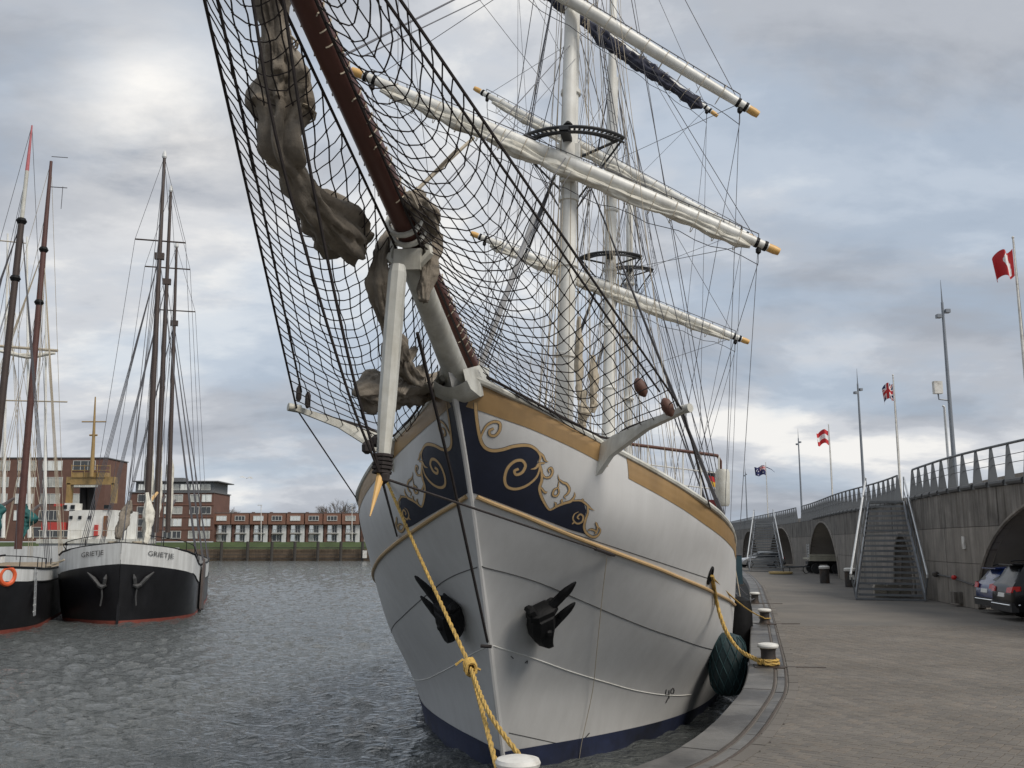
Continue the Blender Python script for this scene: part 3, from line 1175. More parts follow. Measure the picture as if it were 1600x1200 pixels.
bundle(pp([(648, 545), (632, 570), (650, 590), (660, 575)], -0.3), [0.05, 0.13, 0.12, 0.05], 6, amp=0.3, rings=30).build('furled_staysail', 'canvas', ship, smooth=True, sharp=180)

# ------------------------------------------------------------------ headgear ropes
ropes = MB()
tip = st1 + ax * 0.08
for pts, r in (([pix_plane(437, -40), pix_plane(480, 240), pix_plane(545, 560), tip], 0.016), ([pix_plane(388, -40, -0.1), pix_plane(440, 250, -0.1), pix_plane(540, 600, -0.05), tip], 0.015)):
    ropes.tube(crom(pts, 24), r, 5)
h1, n1_ = hit(958, 866)
ropes.tube([tip, h1 + n1_ * 0.03], 0.016, 5)
ropes.tube([h1 + n1_ * 0.03, h1.lerp(tip, 0.12) + n1_ * 0.02], 0.03, 6)
q1 = bvh.find_nearest(S(16.3, 1.8, 2.25))[0]
ropes.tube([tip, mir(q1) + Vector((0, -0.04, 0))], 0.016, 5)
ropes.tube([pix_plane(652, 520, -0.05), pix_plane(705, 740, -0.03), S(15.82, 0, 0.62)], 0.024, 6)
ropes.tube([S(15.72, -0.09, 0.56), S(15.72, 0.09, 0.56)], 0.03, 6)
ropes.tube([WT[-1], mir(bvh.find_nearest(S(19.2, 3.5, 3.0))[0]) + Vector((0, -.03, 0))], 0.014, 5)
ropes.tube([WT[1], bvh.find_nearest(S(19.2, 3.5, 3.0))[0] + Vector((0, .03, 0))], 0.014, 5)
kind(ropes.build('bobstay_and_guys', 'rope', ship), 'stuff')

# ------------------------------------------------------------------ masts
def mast(name, sb, rake, zt, r0, r1, z0=2.0):
    n = 14
    return MB().tube([S(sb + rake * (z0 + (zt - z0) * i / n), 0, z0 + (zt - z0) * i / n) for i in range(n + 1)], [r0 + (r1 - r0) * i / n for i in range(n + 1)], 20).build(name, 'white', ship, smooth=True)


MA = {'fore': (24.1, 0.0), 'main': (35.8, 0.0), 'mizzen': (45.6, -0.02)}
fore = mast('fore_mast', 24.1, 0.0, 19.0, 0.245, 0.20)
MB().tube([S(23.85, 0, 11.6), S(23.85, 0, 26)], [0.2, 0.12], 14).build('top_mast', 'white', fore, smooth=True)
main = mast('main_mast', 35.8, 0.0, 20.5, 0.25, 0.2)
MB().tube([S(35.5, 0, 15.6), S(35.5, 0, 29)], [0.2, 0.12], 14).build('top_mast', 'white', main, smooth=True)
miz = mast('mizzen_mast', 45.6, -0.02, 20.0, 0.21, 0.15)

M['top'] = mat('black_top_platform', (0.02, 0.022, 0.025), 0.55, var=0.2)


def top(mst, s, z, rad, thick=0.2, sp=62):
    mb = MB()
    c = S(s + 0.55, 0, z)
    for rr, zz, t in ((rad, 0, 0.045), (rad - 0.34, 0.0, 0.04), (rad, -0.13, 0.03)):
        mb.tube([c + Vector((math.cos(a) * rr, math.sin(a) * rr, zz)) for a in np.linspace(-R(sp), R(sp), 25)], t, 6)
    for a in np.linspace(-R(sp), R(sp), 27):
        d = Vector((math.cos(a), math.sin(a), 0))
        mb.tube([c + d * rad, c + d * (rad - 0.34)], 0.03, 4)
    for a in (-R(sp), R(sp)):
        d = Vector((math.cos(a), math.sin(a), 0))
        mb.tube([c + d * rad, c + Vector((-0.5, 0, -1.3))], 0.03, 5)
        mb.tube([c + d * rad, c + Vector((-0.5, 0, 0))], 0.04, 5)
    mb.box(c + Vector((rad * .55, 0, -0.06)), (rad * .5, 0.12, 0.05))
    kind(mb.build('top_platform', 'top', mst), 'stuff')


top(fore, 24.1, 12.75, 1.65)
top(main, 35.8, 13.1, 1.35)
top(miz, 45.3, 15.3, 1.3)
# mast furniture: bands, sheave boxes and lantern
for z in (7.0, 9.4, 11.2, 12.2, 14.2):
    MB().lathe(S(24.1, 0, z), [(0.25, -0.06), (0.275, -0.05), (0.275, 0.05), (0.25, 0.06)], 18).build('mast_band', 'white', fore)
MB().box(S(23.9, 0, 12.35), (0.12, 0.30, 0.28)).build('yard_truss', 'white', fore)
MB().lathe(S(23.72, 0, 13.0), [(0.05, -0.12), (0.11, -0.1), (0.09, -0.04), (0.09, 0.1), (0.13, 0.12), (0.04, 0.24)], 10).build('masthead_light', 'black', fore)
for s_, zs, par in ((35.8, (8, 10.4, 12.6, 15), main), (45.5, (9, 12, 14.6), miz)):
    for z in zs:
        MB().lathe(S(s_ - (0.02 * z if s_ > 40 else 0), 0, z), [(0.25, -0.06), (0.28, 0), (0.25, 0.06)], 14).build('mast_band', 'white', par)


# ------------------------------------------------------------------ yards with furled sails
def yard(mst, s0, z0, half, r, sailmat, seed, sailr=0.2, drop=0.30, sl=0.86):
    c = S(s0, 0, z0)
    h = Vector((-half[0], half[1], half[2]))
    L = h.length
    d = h.normalized()
    n = 24
    ts = [-1 + 2 * i / n for i in range(n + 1)]
    cut = 0.945
    y = MB().tube([c + h * cut * t for t in ts], [r * (1 - 0.38 * abs(t) ** 2.2) for t in ts], 16).build('yard', 'white', ship, smooth=True)
    for e in (-1, 1):
        MB().tube([c + h * e * cut * 0.995, c + h * e * 0.975, c + h * e * 0.998, c + h * e * 1.0], [r * 0.60, r * 0.62, r * 0.52, r * 0.2], 12).build('yard_tip', 'yellow_wood', y, smooth=True)
    for e in (-1, 1):
        for t in (0.885, 0.925):
            MB().tube([c + h * e * t, c + h * e * (t + 0.014)], r * 0.74, 12).build('yard_band', 'black', y)
        MB().lathe(c + h * e * .9 - Vector((0, 0, r * 1.1)), [(0.02, -0.1), (0.07, -.05), (0.07, .05), (0.02, .1)], 8).build('sheave_block', 'black', y)
    fw = Vector((0.45, 0, 0.9)).normalized()
    mb = MB()
    mb.tube([c + h * t * 0.9 + fw * r * 1.35 for t in ts], 0.014, 5)
    for i in range(-11, 12):
        q = c + h * (i / 12.2)
        mb.tube([q + fw * r * 0.8, q + fw * r * 1.4], 0.012, 4)
    mb.tube([c + h * t * 0.9 + Vector((-0.10, 0, -0.75 + 0.25 * abs(t) + 0.06 * math.cos(t * 22))) for t in ts], 0.011, 4)
    kind(mb.build('jackstay', 'wire', y), 'stuff')
    dn = Vector((0.20, 0, -1))
    rad = [sailr * (0.55 + 0.75 * abs(noise.noise(Vector((i * 0.61, seed, 0)))) + 0.35 * (1 - abs(-1 + 2 * i / 30))) for i in range(31)]
    rad[0] = rad[-1] = 0.05
    mb = bundle([c + h * sl * t + dn * (drop + 0.07 * noise.noise(Vector((t * 4, seed, 7))) - 0.1 * abs(t)) for t in ts], rad, seed, folds=5, amp=0.2, n=14, rings=110)
    sl_ = mb.build('furled_sail', sailmat, y, smooth=True, sharp=180)
    mb = MB()
    for i in range(-8, 9):
        q = c + h * sl * (i / 8.6) + dn * (drop * 0.55)
        rr = max(r * 1.1, 0.24)
        e2 = d.cross(Vector((0, 0, 1))).normalized()
        e3 = d.cross(e2)
        mb.tube([q + (e2 * math.cos(a) + e3 * math.sin(a) * 1.25) * rr for a in np.linspace(0, 2 * math.pi, 13)], 0.010, 4, caps=False)
    kind(mb.build('gasket', 'hemp', y), 'stuff')
    return y, c, h


Y = {}
Y['f1'] = yard(fore, 23.55, 12.03, (1.59, 5.45, -2.12), 0.185, 'sail', 11, sailr=0.15, drop=0.30)
Y['f2'] = yard(fore, 23.4, 16.52, (1.45, 4.95, -2.9), 0.175, 'sail', 12, sailr=0.06, drop=0.16)
Y['m1'] = yard(main, 35.7, 11.88, (1.39, 5.22, -1.90), 0.18, 'sail', 13, sailr=0.15)
Y['m2'] = yard(main, 35.0, 16.7, (0.1, 5.45, -3.3), 0.17, 'sail', 14, sailr=0.13)
Y['m3'] = yard(main, 34.4, 21.5, (0.3, 4.05, -3.35), 0.13, 'darksail', 15, sailr=0.26, drop=0.24)

# ------------------------------------------------------------------ standing and running rigging
rg = random.Random(42)
for name, s_, zt, zh in (('fore', 24.1, 25.5, 12.7), ('main', 35.8, 28.5, 13.1), ('mizzen', 45.3, 19.8, 15.3)):
    par = {'fore': fore, 'main': main, 'mizzen': miz}[name]
    mb = MB()
    rat = MB()
    for side in (1, -1):
        sh = []
        for k in range(5):
            sd_ = s_ + 0.3 + k * 0.62
            a = S(s_ + 0.1, side * 0.22, zh - 0.25)
            b = S(sd_, side * (LF['rail'][1](sd_) - 0.02), rz(sd_) + 0.05)
            mb.tube([b, b.lerp(a, 0.1)], 0.03, 5)
            mb.tube([b, a], 0.015, 4)
            sh.append((b, a))
        for i in range(3, 26):
            t = i / 27
            rat.tube([x[0].lerp(x[1], t) for x in sh[:4]], 0.007, 3, caps=False)
        ups = []
        for k in range(3):      # top-mast shrouds from the platform's rim
            a = S(s_ + 0.55 - 1.35 * math.cos(R(58 + 9 * k)) + 0.2, side * 1.35 * math.sin(R(58 + 9 * k)), zh + 0.05)
            b = S(s_, side * 0.1, zh + 7.5)
            mb.tube([a, b], 0.012, 4)
            ups.append((a, b))
            mb.tube([a, S(s_, side * .2, zh - 1.8)], 0.012, 4)
        for i in range(2, 22):
            t = i / 24
            rat.tube([x[0].lerp(x[1], t) for x in ups], 0.007, 3, caps=False)
        for k, z in enumerate((zh + 3.5, zh + 7.2, zt)):     # backstays
            sd_ = s_ + 3.7 + 0.8 * k
            mb.tube([S(sd_, side * (LF['rail'][1](sd_) - 0.02), rz(sd_) + 0.05), S(s_ + .1, side * .1, min(z, zt))], 0.012, 4)
    kind(mb.build('shrouds', 'wire', par), 'stuff')
    kind(rat.build('ratlines', 'wire', par), 'stuff')
    mb = MB()
    for k in range(14):          # halyards and buntlines down the mast
        a = rg.uniform(0, 6.28)
        mb.tube([S(s_ + 0.5 * math.cos(a), 0.75 * math.sin(a), 2.9), S(s_ + 0.22 * math.cos(a), 0.28 * math.sin(a), rg.uniform(zh - 1.5, zt))], rg.choice((0.008, 0.011, 0.013)), 4)
    for k in range(10):
        sd_ = s_ + rg.uniform(-1.5, 2.5)
        side = rg.choice((1, -1))
        mb.tube([S(sd_, side * rg.uniform(1.0, 3.6), rz(sd_) - .1), S(s_, side * 0.2, rg.uniform(zh, zt))], 0.008, 4)
    kind(mb.build('running_rigging', 'hemp' if name != 'mizzen' else 'wire', par), 'stuff')
# stays from the jib-boom
mb = MB()
for s0, z1 in ((12.9, 12.4), (10.7, 15.5), (8.2, 18.6), (5.6, 22), (3.2, 25.3)):
    mb.tube([jb(s0) + Vector((0, 0, .15)), S(23.9, 0, z1)], 0.013, 4)
    mb.tube([jb(s0) + Vector((0, .25, .15)), S(23.9, .15, z1 - .4)], 0.008, 4)
for s0, z0, s1, z1 in ((24.1, 4.0, 35.8, 13), (24.1, 12.5, 35.8, 20), (24.1, 18.5, 35.6, 28), (35.8, 5, 45.4, 14.8), (35.8, 13, 45.2, 19.6), (35.8, 20, 45.2, 19.8)):
    mb.tube([S(s0 + .2, 0, z0), S(s1 - .2, 0, z1)], 0.012, 4)
kind(mb.build('stays', 'wire', ship), 'stuff')
mb = MB()
for k, (y, c, h) in Y.items():      # lifts, braces, footropes
    mz = {'f': (24.1, 25), 'm': (35.8, 28)}[k[0]]
    for e in (-1, 1):
        t_ = c + h * e * 0.9
        mb.tube([t_, S(mz[0], e * .15, 1.8 + c.z + WZ + 4.6)], 0.010, 4)
        mb.tube([t_, S(mz[0] + 11.5 if k[0] == 'f' else mz[0] + 9.6, e * .3, c.z + WZ + (0.5 if k[0] == 'f' else -1.5))], 0.010, 4)
        mb.tube([t_, t_ + Vector((-0.02, 0, -.5)), S(17.6 - (t_.x - 2.2), t_.y * 0.55, rz(mz[0]) + .2)], 0.008, 4)
        mb.tube([t_, S(17.6 - t_.x + 1.0, t_.y * 0.9, rz(mz[0]) + 0.3)], 0.008, 4)
kind(mb.build('lifts_and_braces', 'wire', ship), 'stuff')
MB().tube([pix_plane(744, 592, 0.15), pix_plane(836, 334, 0.15)], [0.045, 0.05], 8).build('forestay_pole', mat('grey_pole', (0.2, 0.2, 0.2), 0.5), ship, smooth=True)
# pale ropes hanging at the fore deck and from the bowsprit
mb = MB()
for (x0, y0, x1, y1, p) in ((648, 300, 740, 215, 0.4), (652, 296, 716, 232, .35), (655, 330, 640, 300, 0.2)):
    mb.tube([pix_plane(x0, y0, p), pix_plane(x1, y1, p + .5)], 0.02, 5)
kind(mb.build('preventer_ropes', 'hemp', ship), 'stuff')
for (x, y, hgt) in ((905, 560, 130), (912, 640, 60), (927, 600, 90)):
    mb = MB()
    c0 = pix_s(x, y + hgt / 2, 23.6)
    c1 = pix_s(x, y - hgt / 2, 23.6)
    mm = bundle([c0, c0.lerp(c1, .4), c1], [0.05, 0.13, 0.05], x, amp=0.4, n=10, rings=40)
    mm.build('coiled_halyard', 'hemp', ship, smooth=True, sharp=180)

# ------------------------------------------------------------------ anchors, hull fittings
def anchor(side):
    h, n = hit(838, 966)
    u = Vector((-0.25, 0, 1))
    u = (u - n * u.dot(n)).normalized()
    v = n.cross(u)
    if v.x > 0:
        v = -v                      # aft along the plating
    fd = (u * 1.0 + v * 0.14 + n * 0.04).normalized()      # flukes point up and aft
    cb = (v * 0.66 - u * 0.75).normalized()                 # crown bar
    wd = n.cross(cb)
    if wd.dot(fd) < 0:
        wd = -wd
    c = h + n * 0.20
    f_ = (lambda p: p) if side > 0 else mir

    def loft(secs, name, par, k):
        rows = [[f_(o + x_ * ex + y_ * ey) for ex, ey in k] for o, x_, y_ in secs]
        mb = MB().grid(rows, close=True)
        m_ = len(k)
        mb.face(list(range(m_)))
        mb.face([(len(rows) - 1) * m_ + j for j in range(m_)])
        return mb.build(name, 'black', par, smooth=True, sharp=32)
    oct_ = [(0.55, 1), (1, 0.5), (1, -0.5), (0.55, -1), (-0.55, -1), (-1, -0.5), (-1, 0.5), (-0.55, 1)]
    # crown: blocky casting with a flange at its head and a hooked toe
    secs = []
    for b, off, rw, rt in ((-0.40, 0.02, 0.12, 0.10), (-0.36, 0.02, 0.26, 0.16), (-0.27, 0.02, 0.27, 0.17), (-0.25, 0.0, 0.21, 0.20), (-0.05, -0.02, 0.22, 0.22), (0.15, -0.03, 0.20, 0.20), (0.33, 0.0, 0.14, 0.16), (0.46, 0.06, 0.08, 0.12), (0.54, 0.13, 0.03, 0.06)):
        secs.append((c + cb * b + wd * off, wd * rw, n * rt))
    an = loft(secs, 'anchor', ship, oct_)
    for b0, ln, sc in ((-0.26, 0.72, 1.1), (0.14, 0.66, 1.0)):
        base = c + cb * b0 + wd * 0.10
        ex = fd.cross(n).normalized()
        secs = []
        for t, w, th in ((0.0, 0.075, 0.09), (0.38, 0.06, 0.075), (0.45, 0.075, 0.07), (0.58, 0.115, 0.05), (0.74, 0.10, 0.04), (0.92, 0.05, 0.028), (1.0, 0.012, 0.012)):
            secs.append((base + fd * ln * t + n * 0.10 * t, ex * w * sc, (n - fd * 0.1) * th))
        loft(secs, 'fluke', an, [(1, 0), (0.45, 1), (-0.45, 1), (-1, 0), (-0.45, -1), (0.45, -1)])
    secs = [(c - cb * 0.38 - wd * 0.16, wd * 0.07, n * 0.10), (c - cb * 0.48 - wd * 0.20, wd * 0.08, n * 0.09), (c - cb * 0.53 - wd * 0.20, wd * 0.03, n * 0.05)]
    loft(secs, 'tripping_palm', an, oct_)
    MB().tube([f_(c), f_(c + fd * 0.3 - n * 0.12), f_(c + fd * 0.5 - n * 0.4)], 0.085, 10).build('shank', 'black', an, smooth=True)
    MB().lathe(f_(c + n * 0.2), [(0.05, -0.05), (0.07, 0), (0.05, 0.05)], 8).build('crown_pin', 'black', an)


anchor(1)
anchor(-1)


def oval(px, py, rx, ry, tr, name, mt):
    h, n = hit(px, py)
    u = Vector((0, 0, 1))
    u = (u - n * u.dot(n)).normalized()
    v = n.cross(u)
    MB().tube([h + n * 0.015 + u * math.cos(a) * ry + v * math.sin(a) * rx for a in np.linspace(0, 2 * math.pi, 21)], tr, 6, caps=False).build(name, mt, ship, smooth=True)
    MB().add([h + n * 0.01] + [h + n * 0.01 + u * math.cos(a) * ry + v * math.sin(a) * rx for a in np.linspace(0, 2 * math.pi, 21)], [(0, i, i + 1) for i in range(1, 21)]).build(name.replace('rim', 'opening'), 'black', ship)
    return h, n


FL, FLn = oval(1109, 899, 0.09, 0.17, 0.025, 'fairlead_rim', 'black')
# draught figures and small marks
for (x, y, pts) in ((1045, 1083, [[(-4, -6), (-5, 2), (1, 2)], [(0, -5), (0, 8)], [(5, -8), (8, -6), (7, 0), (3, 0), (4, -7)]]), (1043, 1092, [[(2, -4), (-3, 6)]]),
                    (915, 1150, [[(-2, 4), (5, -4)], [(3, -2), (6, -5)]]), (783, 1177, [[(0, 3), (4, -1), (8, 1)], [(10, 2), (14, -2)]]),
                    (800, 1025, [[(-2, 0), (2, 4)]]), (822, 1034, [[(-2, 2), (2, -2), (1, 3)]])):
    acc = []
    for st in pts:
        ribbon(acc, [(x + a, y + b) for a, b in st], 1.6, 0.006, n=6)
    mb = MB()
    for r in acc:
        mb.grid(r)
    kind(mb.build('draught_mark', 'seam', ship), 'stuff')
# faint second seams and rust weeps run as thin lines on the plating
acc = []
for a, b in (((848, 818), (1110, 905)), ((700, 1180), (758, 1150)), ((795, 1145), (900, 1168))):
    ribbon(acc, [a, ((a[0] + b[0]) / 2, (a[1] + b[1]) / 2), b], 1.3, 0.004, n=30)
for r in acc:
    MB().grid(r).build('plate_seam', 'seam', ship)
# hanging heaving line
h0, n0 = hit(943, 866)
line = [h0 + n0 * 0.1]
for (x, y) in ((938, 930), (930, 1010), (922, 1080), (905, 1160), (898, 1215)):
    h, n = hit(x, y)
    line.append(h + n * 0.06)
MB().tube(crom(line, 40), 0.007, 4).build('heaving_line', 'hemp', ship)

# bridge front, rails, wheelhouse and ensign farther aft
M['brownpaint'] = mat('brown_rail_paint', (0.12, 0.055, 0.04), 0.45)
a0, a1 = pix_s(985, 694, 29), pix_s(1123, 712, 29)
zt = max(a0.z, a1.z)
mb = MB().tube([a0, a0.lerp(a1, .9), a1 + Vector((0, -0.04, 0)), a1 + Vector((-0.1, 0.05, -0.15)), a1 + Vector((-0.2, 0.05, -1.1))], 0.05, 8)
mb.build('bridge_top_rail', 'brownpaint', ship, smooth=True)
for dz in (0.55, 1.05):
    MB().tube([a0 - Vector((0, 0, dz)), a1 - Vector((0, 0, dz * .95)), a1 + Vector((-3, 0.05, -dz * .95))], 0.022, 6).build('guard_rail', 'white', ship, smooth=True)
for t in np.linspace(0, 1, 6):
    q = a0.lerp(a1, t)
    MB().tube([q, q - Vector((0, 0, 1.6))], 0.028, 6).build('stanchion', 'white', ship, smooth=True)
for t in (0.35, 0.62, 0.95):
    q = a0.lerp(a1, t)
    MB().box(q - Vector((0.2, 0, 1.45)), (0.1, 0.16, 0.14)).build('fire_box', mat('dark_red_paint', (0.16, 0.02, 0.02), 0.5), ship)
bc = pix_s(1060, 800, 33)
mb = MB()
mb.box(S(33.5, 1.4, 2.6), (2.4, 2.35, 0.75))
mb.box(S(33.5, 1.4, 3.42), (2.55, 2.5, 0.05))
mb.build('deck_house', 'white', ship)
MB().box(S(31.05, 3.2, 2.35), (0.03, 0.55, 0.3)).build('deck_house_panel', 'brownpaint', ship)
MB().lathe(pix_s(1129, 762, 27), [(0.16, -0.5), (0.2, -0.42), (0.2, 0.42), (0.16, 0.5)], 14).build('liferaft_canister', 'offwhite', ship, smooth=True)
mb = MB()
fl = []
f0 = pix_s(1106, 735, 33)
for i in range(9):
    fl.append([f0 + Vector((0.1 * math.sin(i * .9), 0.55 * i / 8, -0.5 * j / 6 - 0.16 * i / 8)) for j in range(7)])
for nm, c in (('flag_black', (0.01, 0.01, 0.01)), ('flag_red', (0.45, 0.02, 0.025)), ('flag_gold', (0.6, 0.36, 0.03))):
    M[nm] = mat(nm, c, 0.85)
MB().grid(fl, mi=lambda i, j: j // 2).build('ensign', ['flag_black', 'flag_red', 'flag_gold'], ship)

# ------------------------------------------------------------------ fenders, bollards, mooring ropes
def solid_net(name, mt1, rows):
    return MB().grid(rows, close=True)


M['fender'] = mat('dark_green_fender_rubber', (0.012, 0.030, 0.033), 0.6, var=0.3, scale=4, col2=(0.03, 0.02, 0.018), mix=(0.55, 0.7))
M['fendnet'] = mat('teal_fender_net', (0.02, 0.055, 0.06), 0.8)
fc = SM @ pix_s(1137, 1034, 22.4)
mb = MB().lathe((0, 0, 0), [(0.08, -0.72), (0.26, -0.66), (0.37, -0.5), (0.41, -0.25), (0.41, 0.2), (0.37, 0.42), (0.27, 0.56), (0.1, 0.62)], 24)
fe = empty('fender', fc)
tag(fe, 'big dark green netted fender hanging between the white hull and the quay edge', 'fender')
mb.build('fender_body', 'fender', fe, smooth=True)
mb = MB()
prof = [(0.15, -0.70), (0.28, -0.66), (0.385, -0.5), (0.42, -0.25), (0.42, 0.2), (0.385, 0.42), (0.285, 0.56)]
for sgn in (1, -1):
    for k in range(14):
        pts = []
        for i in range(25):
            z = -0.70 + 1.26 * i / 24
            r = float(np.interp(z, [p[1] for p in prof], [p[0] for p in prof]))
            a = 2 * math.pi * k / 14 + sgn * 1.3 * i / 24
            pts.append((r * math.cos(a), r * math.sin(a), z))
        mb.tube(pts, 0.010, 4)
kind(mb.build('fender_net', 'fendnet', fe), 'stuff')
MB().tube([(0, 0, 0.55), (-0.05, 0.1, 1.3), tuple((SM @ S(22.8, 4.1, 2.5)) - fc)], 0.014, 5).build('lanyard', 'hemp', fe)
fc2 = SM @ pix_s(1159, 985, 27.5)
fe = empty('fender', fc2)
tag(fe, 'tall black cylindrical fender hanging farther aft between hull and quay', 'fender')
MB().lathe((0, 0, 0), [(0.1, -0.85), (0.27, -0.75), (0.3, -0.5), (0.3, 0.55), (0.26, 0.8), (0.1, 0.9)], 20).build('fender_body', 'black', fe, smooth=True)
MB().tube([(0, 0, 0.85), tuple((SM @ S(27.6, 4.25, 2.2)) - fc2)], 0.014, 5).build('lanyard', 'hemp', fe)

M['bolblack'] = mat('bollard_black_iron', (0.03, 0.027, 0.025), 0.6, var=0.3, scale=6, bump=0.3, bscale=25, col2=(0.06, 0.035, 0.02))
M['bolwhite'] = mat('chipped_white_paint', (0.62, 0.61, 0.57), 0.6, var=0.1, scale=6, bump=0.3, bscale=20, col2=(0.38, 0.36, 0.32), mix=(0.5, 0.65))
bol = empty('bollard')
MB().lathe((0, 0, 0), [(0.20, -0.02), (0.20, 0.02), (0.155, 0.04), (0.135, 0.10), (0.13, 0.28), (0.15, 0.335)], 20).build('bollard_post', 'bolblack', bol, smooth=True)
MB().lathe((0, 0, 0), [(0.15, 0.33), (0.185, 0.345), (0.195, 0.375), (0.18, 0.405), (0.12, 0.42), (0.02, 0.425)], 20).build('bollard_cap', 'bolwhite', bol, smooth=True)
MB().box((0, 0, 0.008), (0.26, 0.24, 0.012)).build('base_plate', 'bolblack', bol)
MB().box((0.62, 0.02, 0.006), (0.38, 0.03, 0.008)).build('tie_bar', 'rail', bol)
spots = [((0.05, 8.55), 'white-capped quay bollard with two yellow ropes looped over it'),
         ((4.66, 18.03), 'white-capped quay bollard wrapped with doubled yellow mooring rope beside the big green fender'),
         ((7.05, 27.5), 'white-capped quay bollard holding one thin yellow line, next past the rope-wrapped one'),
         ((9.11, 36.84), 'small white-capped quay bollard with grey lines, next to the teal power pillar')]
for i, ((x, y), lb) in enumerate(spots):
    o = bol if i == 0 else copy_tree(bol)
    o.location = (x, y, 0)
    o.rotation_euler = (0, 0, rg.uniform(-0.2, 0.1))
    tag(o, lb, 'bollard', 'bollards along the quay edge')


def strand(paths, r=0.028, name='mooring_rope', label='', m_='yrope'):
    e = empty(name, paths[0][0])
    o = Vector(paths[0][0])
    for pth in paths:
        pth = [Vector(p) - o for p in pth]
        n = max(20, int(sum((pth[i + 1] - pth[i]).length for i in range(len(pth) - 1)) / 0.05))
        pth = crom(pth, n) if len(pth) > 2 else [pth[0].lerp(pth[1], i / n) for i in range(n + 1)]
        mb = MB()
        for ph in (0, 2.094, 4.189):
            q = []
            for i, p in enumerate(pth):
                d = (pth[min(i + 1, n)] - pth[max(i - 1, 0)]).normalized()
                u = d.orthogonal().normalized()
                w = d.cross(u)
                a = i * 0.05 / (r * 5.5) * 2 + ph
                q.append(p + (u * math.cos(a) + w * math.sin(a)) * r * 0.5)
            mb.tube(q, r * 0.56, 5)
        kind(mb.build('rope_strands', m_, e, smooth=True), 'stuff')
    return tag(e, label, 'rope')


B0 = Vector((0.05, 8.55, 0.26))
kn = at(733, 1038, 11.6)
o_, d_ = mir(SMI @ CAM), mir(SMI.to_3x3() @ ray(607, 752)).normalized()
hs, ns_, _i, _d = bvh.ray_cast(o_, d_)
if hs is None:
    hs, ns_ = bvh.find_nearest(S(17.0, 2.5, 3.35))[:2]
if ns_.y < 0:
    ns_ = -ns_
up_ = SM @ mir(hs + ns_ * 0.03)
e1 = strand([[up_, up_.lerp(kn, 0.5) - Vector((0, 0, 0.03)), kn], [kn, kn.lerp(B0, .5) - Vector((0, 0, .02)), B0 + Vector((0.15, 0.02, 0.0))], [kn + Vector((0.015, -.05, 0)), at(752, 1105, 10.6), B0 + Vector((-0.16, 0.02, 0))],
             [B0 + Vector((math.cos(a) * 0.165, math.sin(a) * 0.165, 0.012 * a)) for a in np.linspace(-0.2, 3.4, 12)]], 0.026,
            label='taut yellow mooring rope knotted in front of the bow, running down to a bollard')
mb = MB()
rk = random.Random(9)
for k in range(7):
    c = kn - Vector(up_) + (kn - B0).normalized() * -0.03 * k
    ax_ = (B0 - kn).normalized()
    u = ax_.orthogonal().normalized()
    w = ax_.cross(u)
    mb.tube([c + ax_ * (0.02 * math.cos(a)) + (u * math.cos(a) + w * math.sin(a)) * (0.055 + rk.uniform(0, .02)) for a in np.linspace(0, 6.28, 12)], 0.02, 5)
for k in range(4):
    c = kn - Vector(up_)
    mb.tube([c, c + Vector((rk.uniform(-.1, .15), -0.02, rk.uniform(-.02, .1))), c + Vector((rk.uniform(-.2, .22), -.03, rk.uniform(-.1, .02)))], 0.016, 5)
kind(mb.build('knot', 'yrope', e1, smooth=True), 'stuff')
FW = SM @ (FL + FLn * 0.03)
B1 = Vector((4.66, 18.03, 0.10))
strand([[FW, at(1120, 945, 20.6), at(1133, 985, 19.8), at(1152, 1012, 19.2), at(1175, 1026, 18.5), B1 + Vector((-0.1, -0.16, 0.02))],
        [FW + Vector((0.03, 0, 0)), at(1122, 947, 20.5), at(1136, 987, 19.7), at(1156, 1016, 19.1), at(1178, 1030, 18.3), B1 + Vector((-0.1, -0.18, -0.02))],
        [B1 + Vector((math.cos(a) * 0.17, math.sin(a) * 0.17, 0.02)) for a in np.linspace(-2.2, 3.6, 22)],
        [B1 + Vector((math.cos(a) * 0.18, math.sin(a) * 0.18, -0.035)) for a in np.linspace(-2.2, 3.6, 22)]], 0.03,
       label='slack doubled yellow mooring rope hanging from the hull fairlead to a bollard')
B2 = Vector((7.05, 27.5, 0.16))
strand([sag(FW, B2, 0.12, 14), [B2 + Vector((math.cos(a) * 0.15, math.sin(a) * 0.15, 0)) for a in np.linspace(-2, 3, 16)]], 0.018,
       label='thin yellow line running straight from the hull fairlead along the quay')
B3 = Vector((9.11, 36.84, 0.2))
strand([sag(B3, SM @ S(38, 4.35, 1.6), 0.3, 10), sag(B3, SM @ S(34, 4.35, 0.9), 0.25, 10)], 0.02, label='pair of grey mooring lines from the small bollard to the ship side', m_='wire')
# teal power pillar
pl = onz(1153, 915, 0)
e = empty('power_pillar', pl)
tag(e, 'slim dark teal shore power pillar standing at the quay edge past the ship bow', 'pillar')
M['teal'] = mat('dark_teal_paint', (0.02, 0.05, 0.065), 0.5)
MB().box((0, 0, 0.8), (0.22, 0.2, 0.8)).build('cabinet', 'teal', e)
MB().box((0, 0, 1.63), (0.25, 0.23, 0.03)).build('cabinet_cap', 'wire', e)
MB().box((0, 0, 0.04), (0.3, 0.28, 0.05)).build('plinth', 'cope', e)

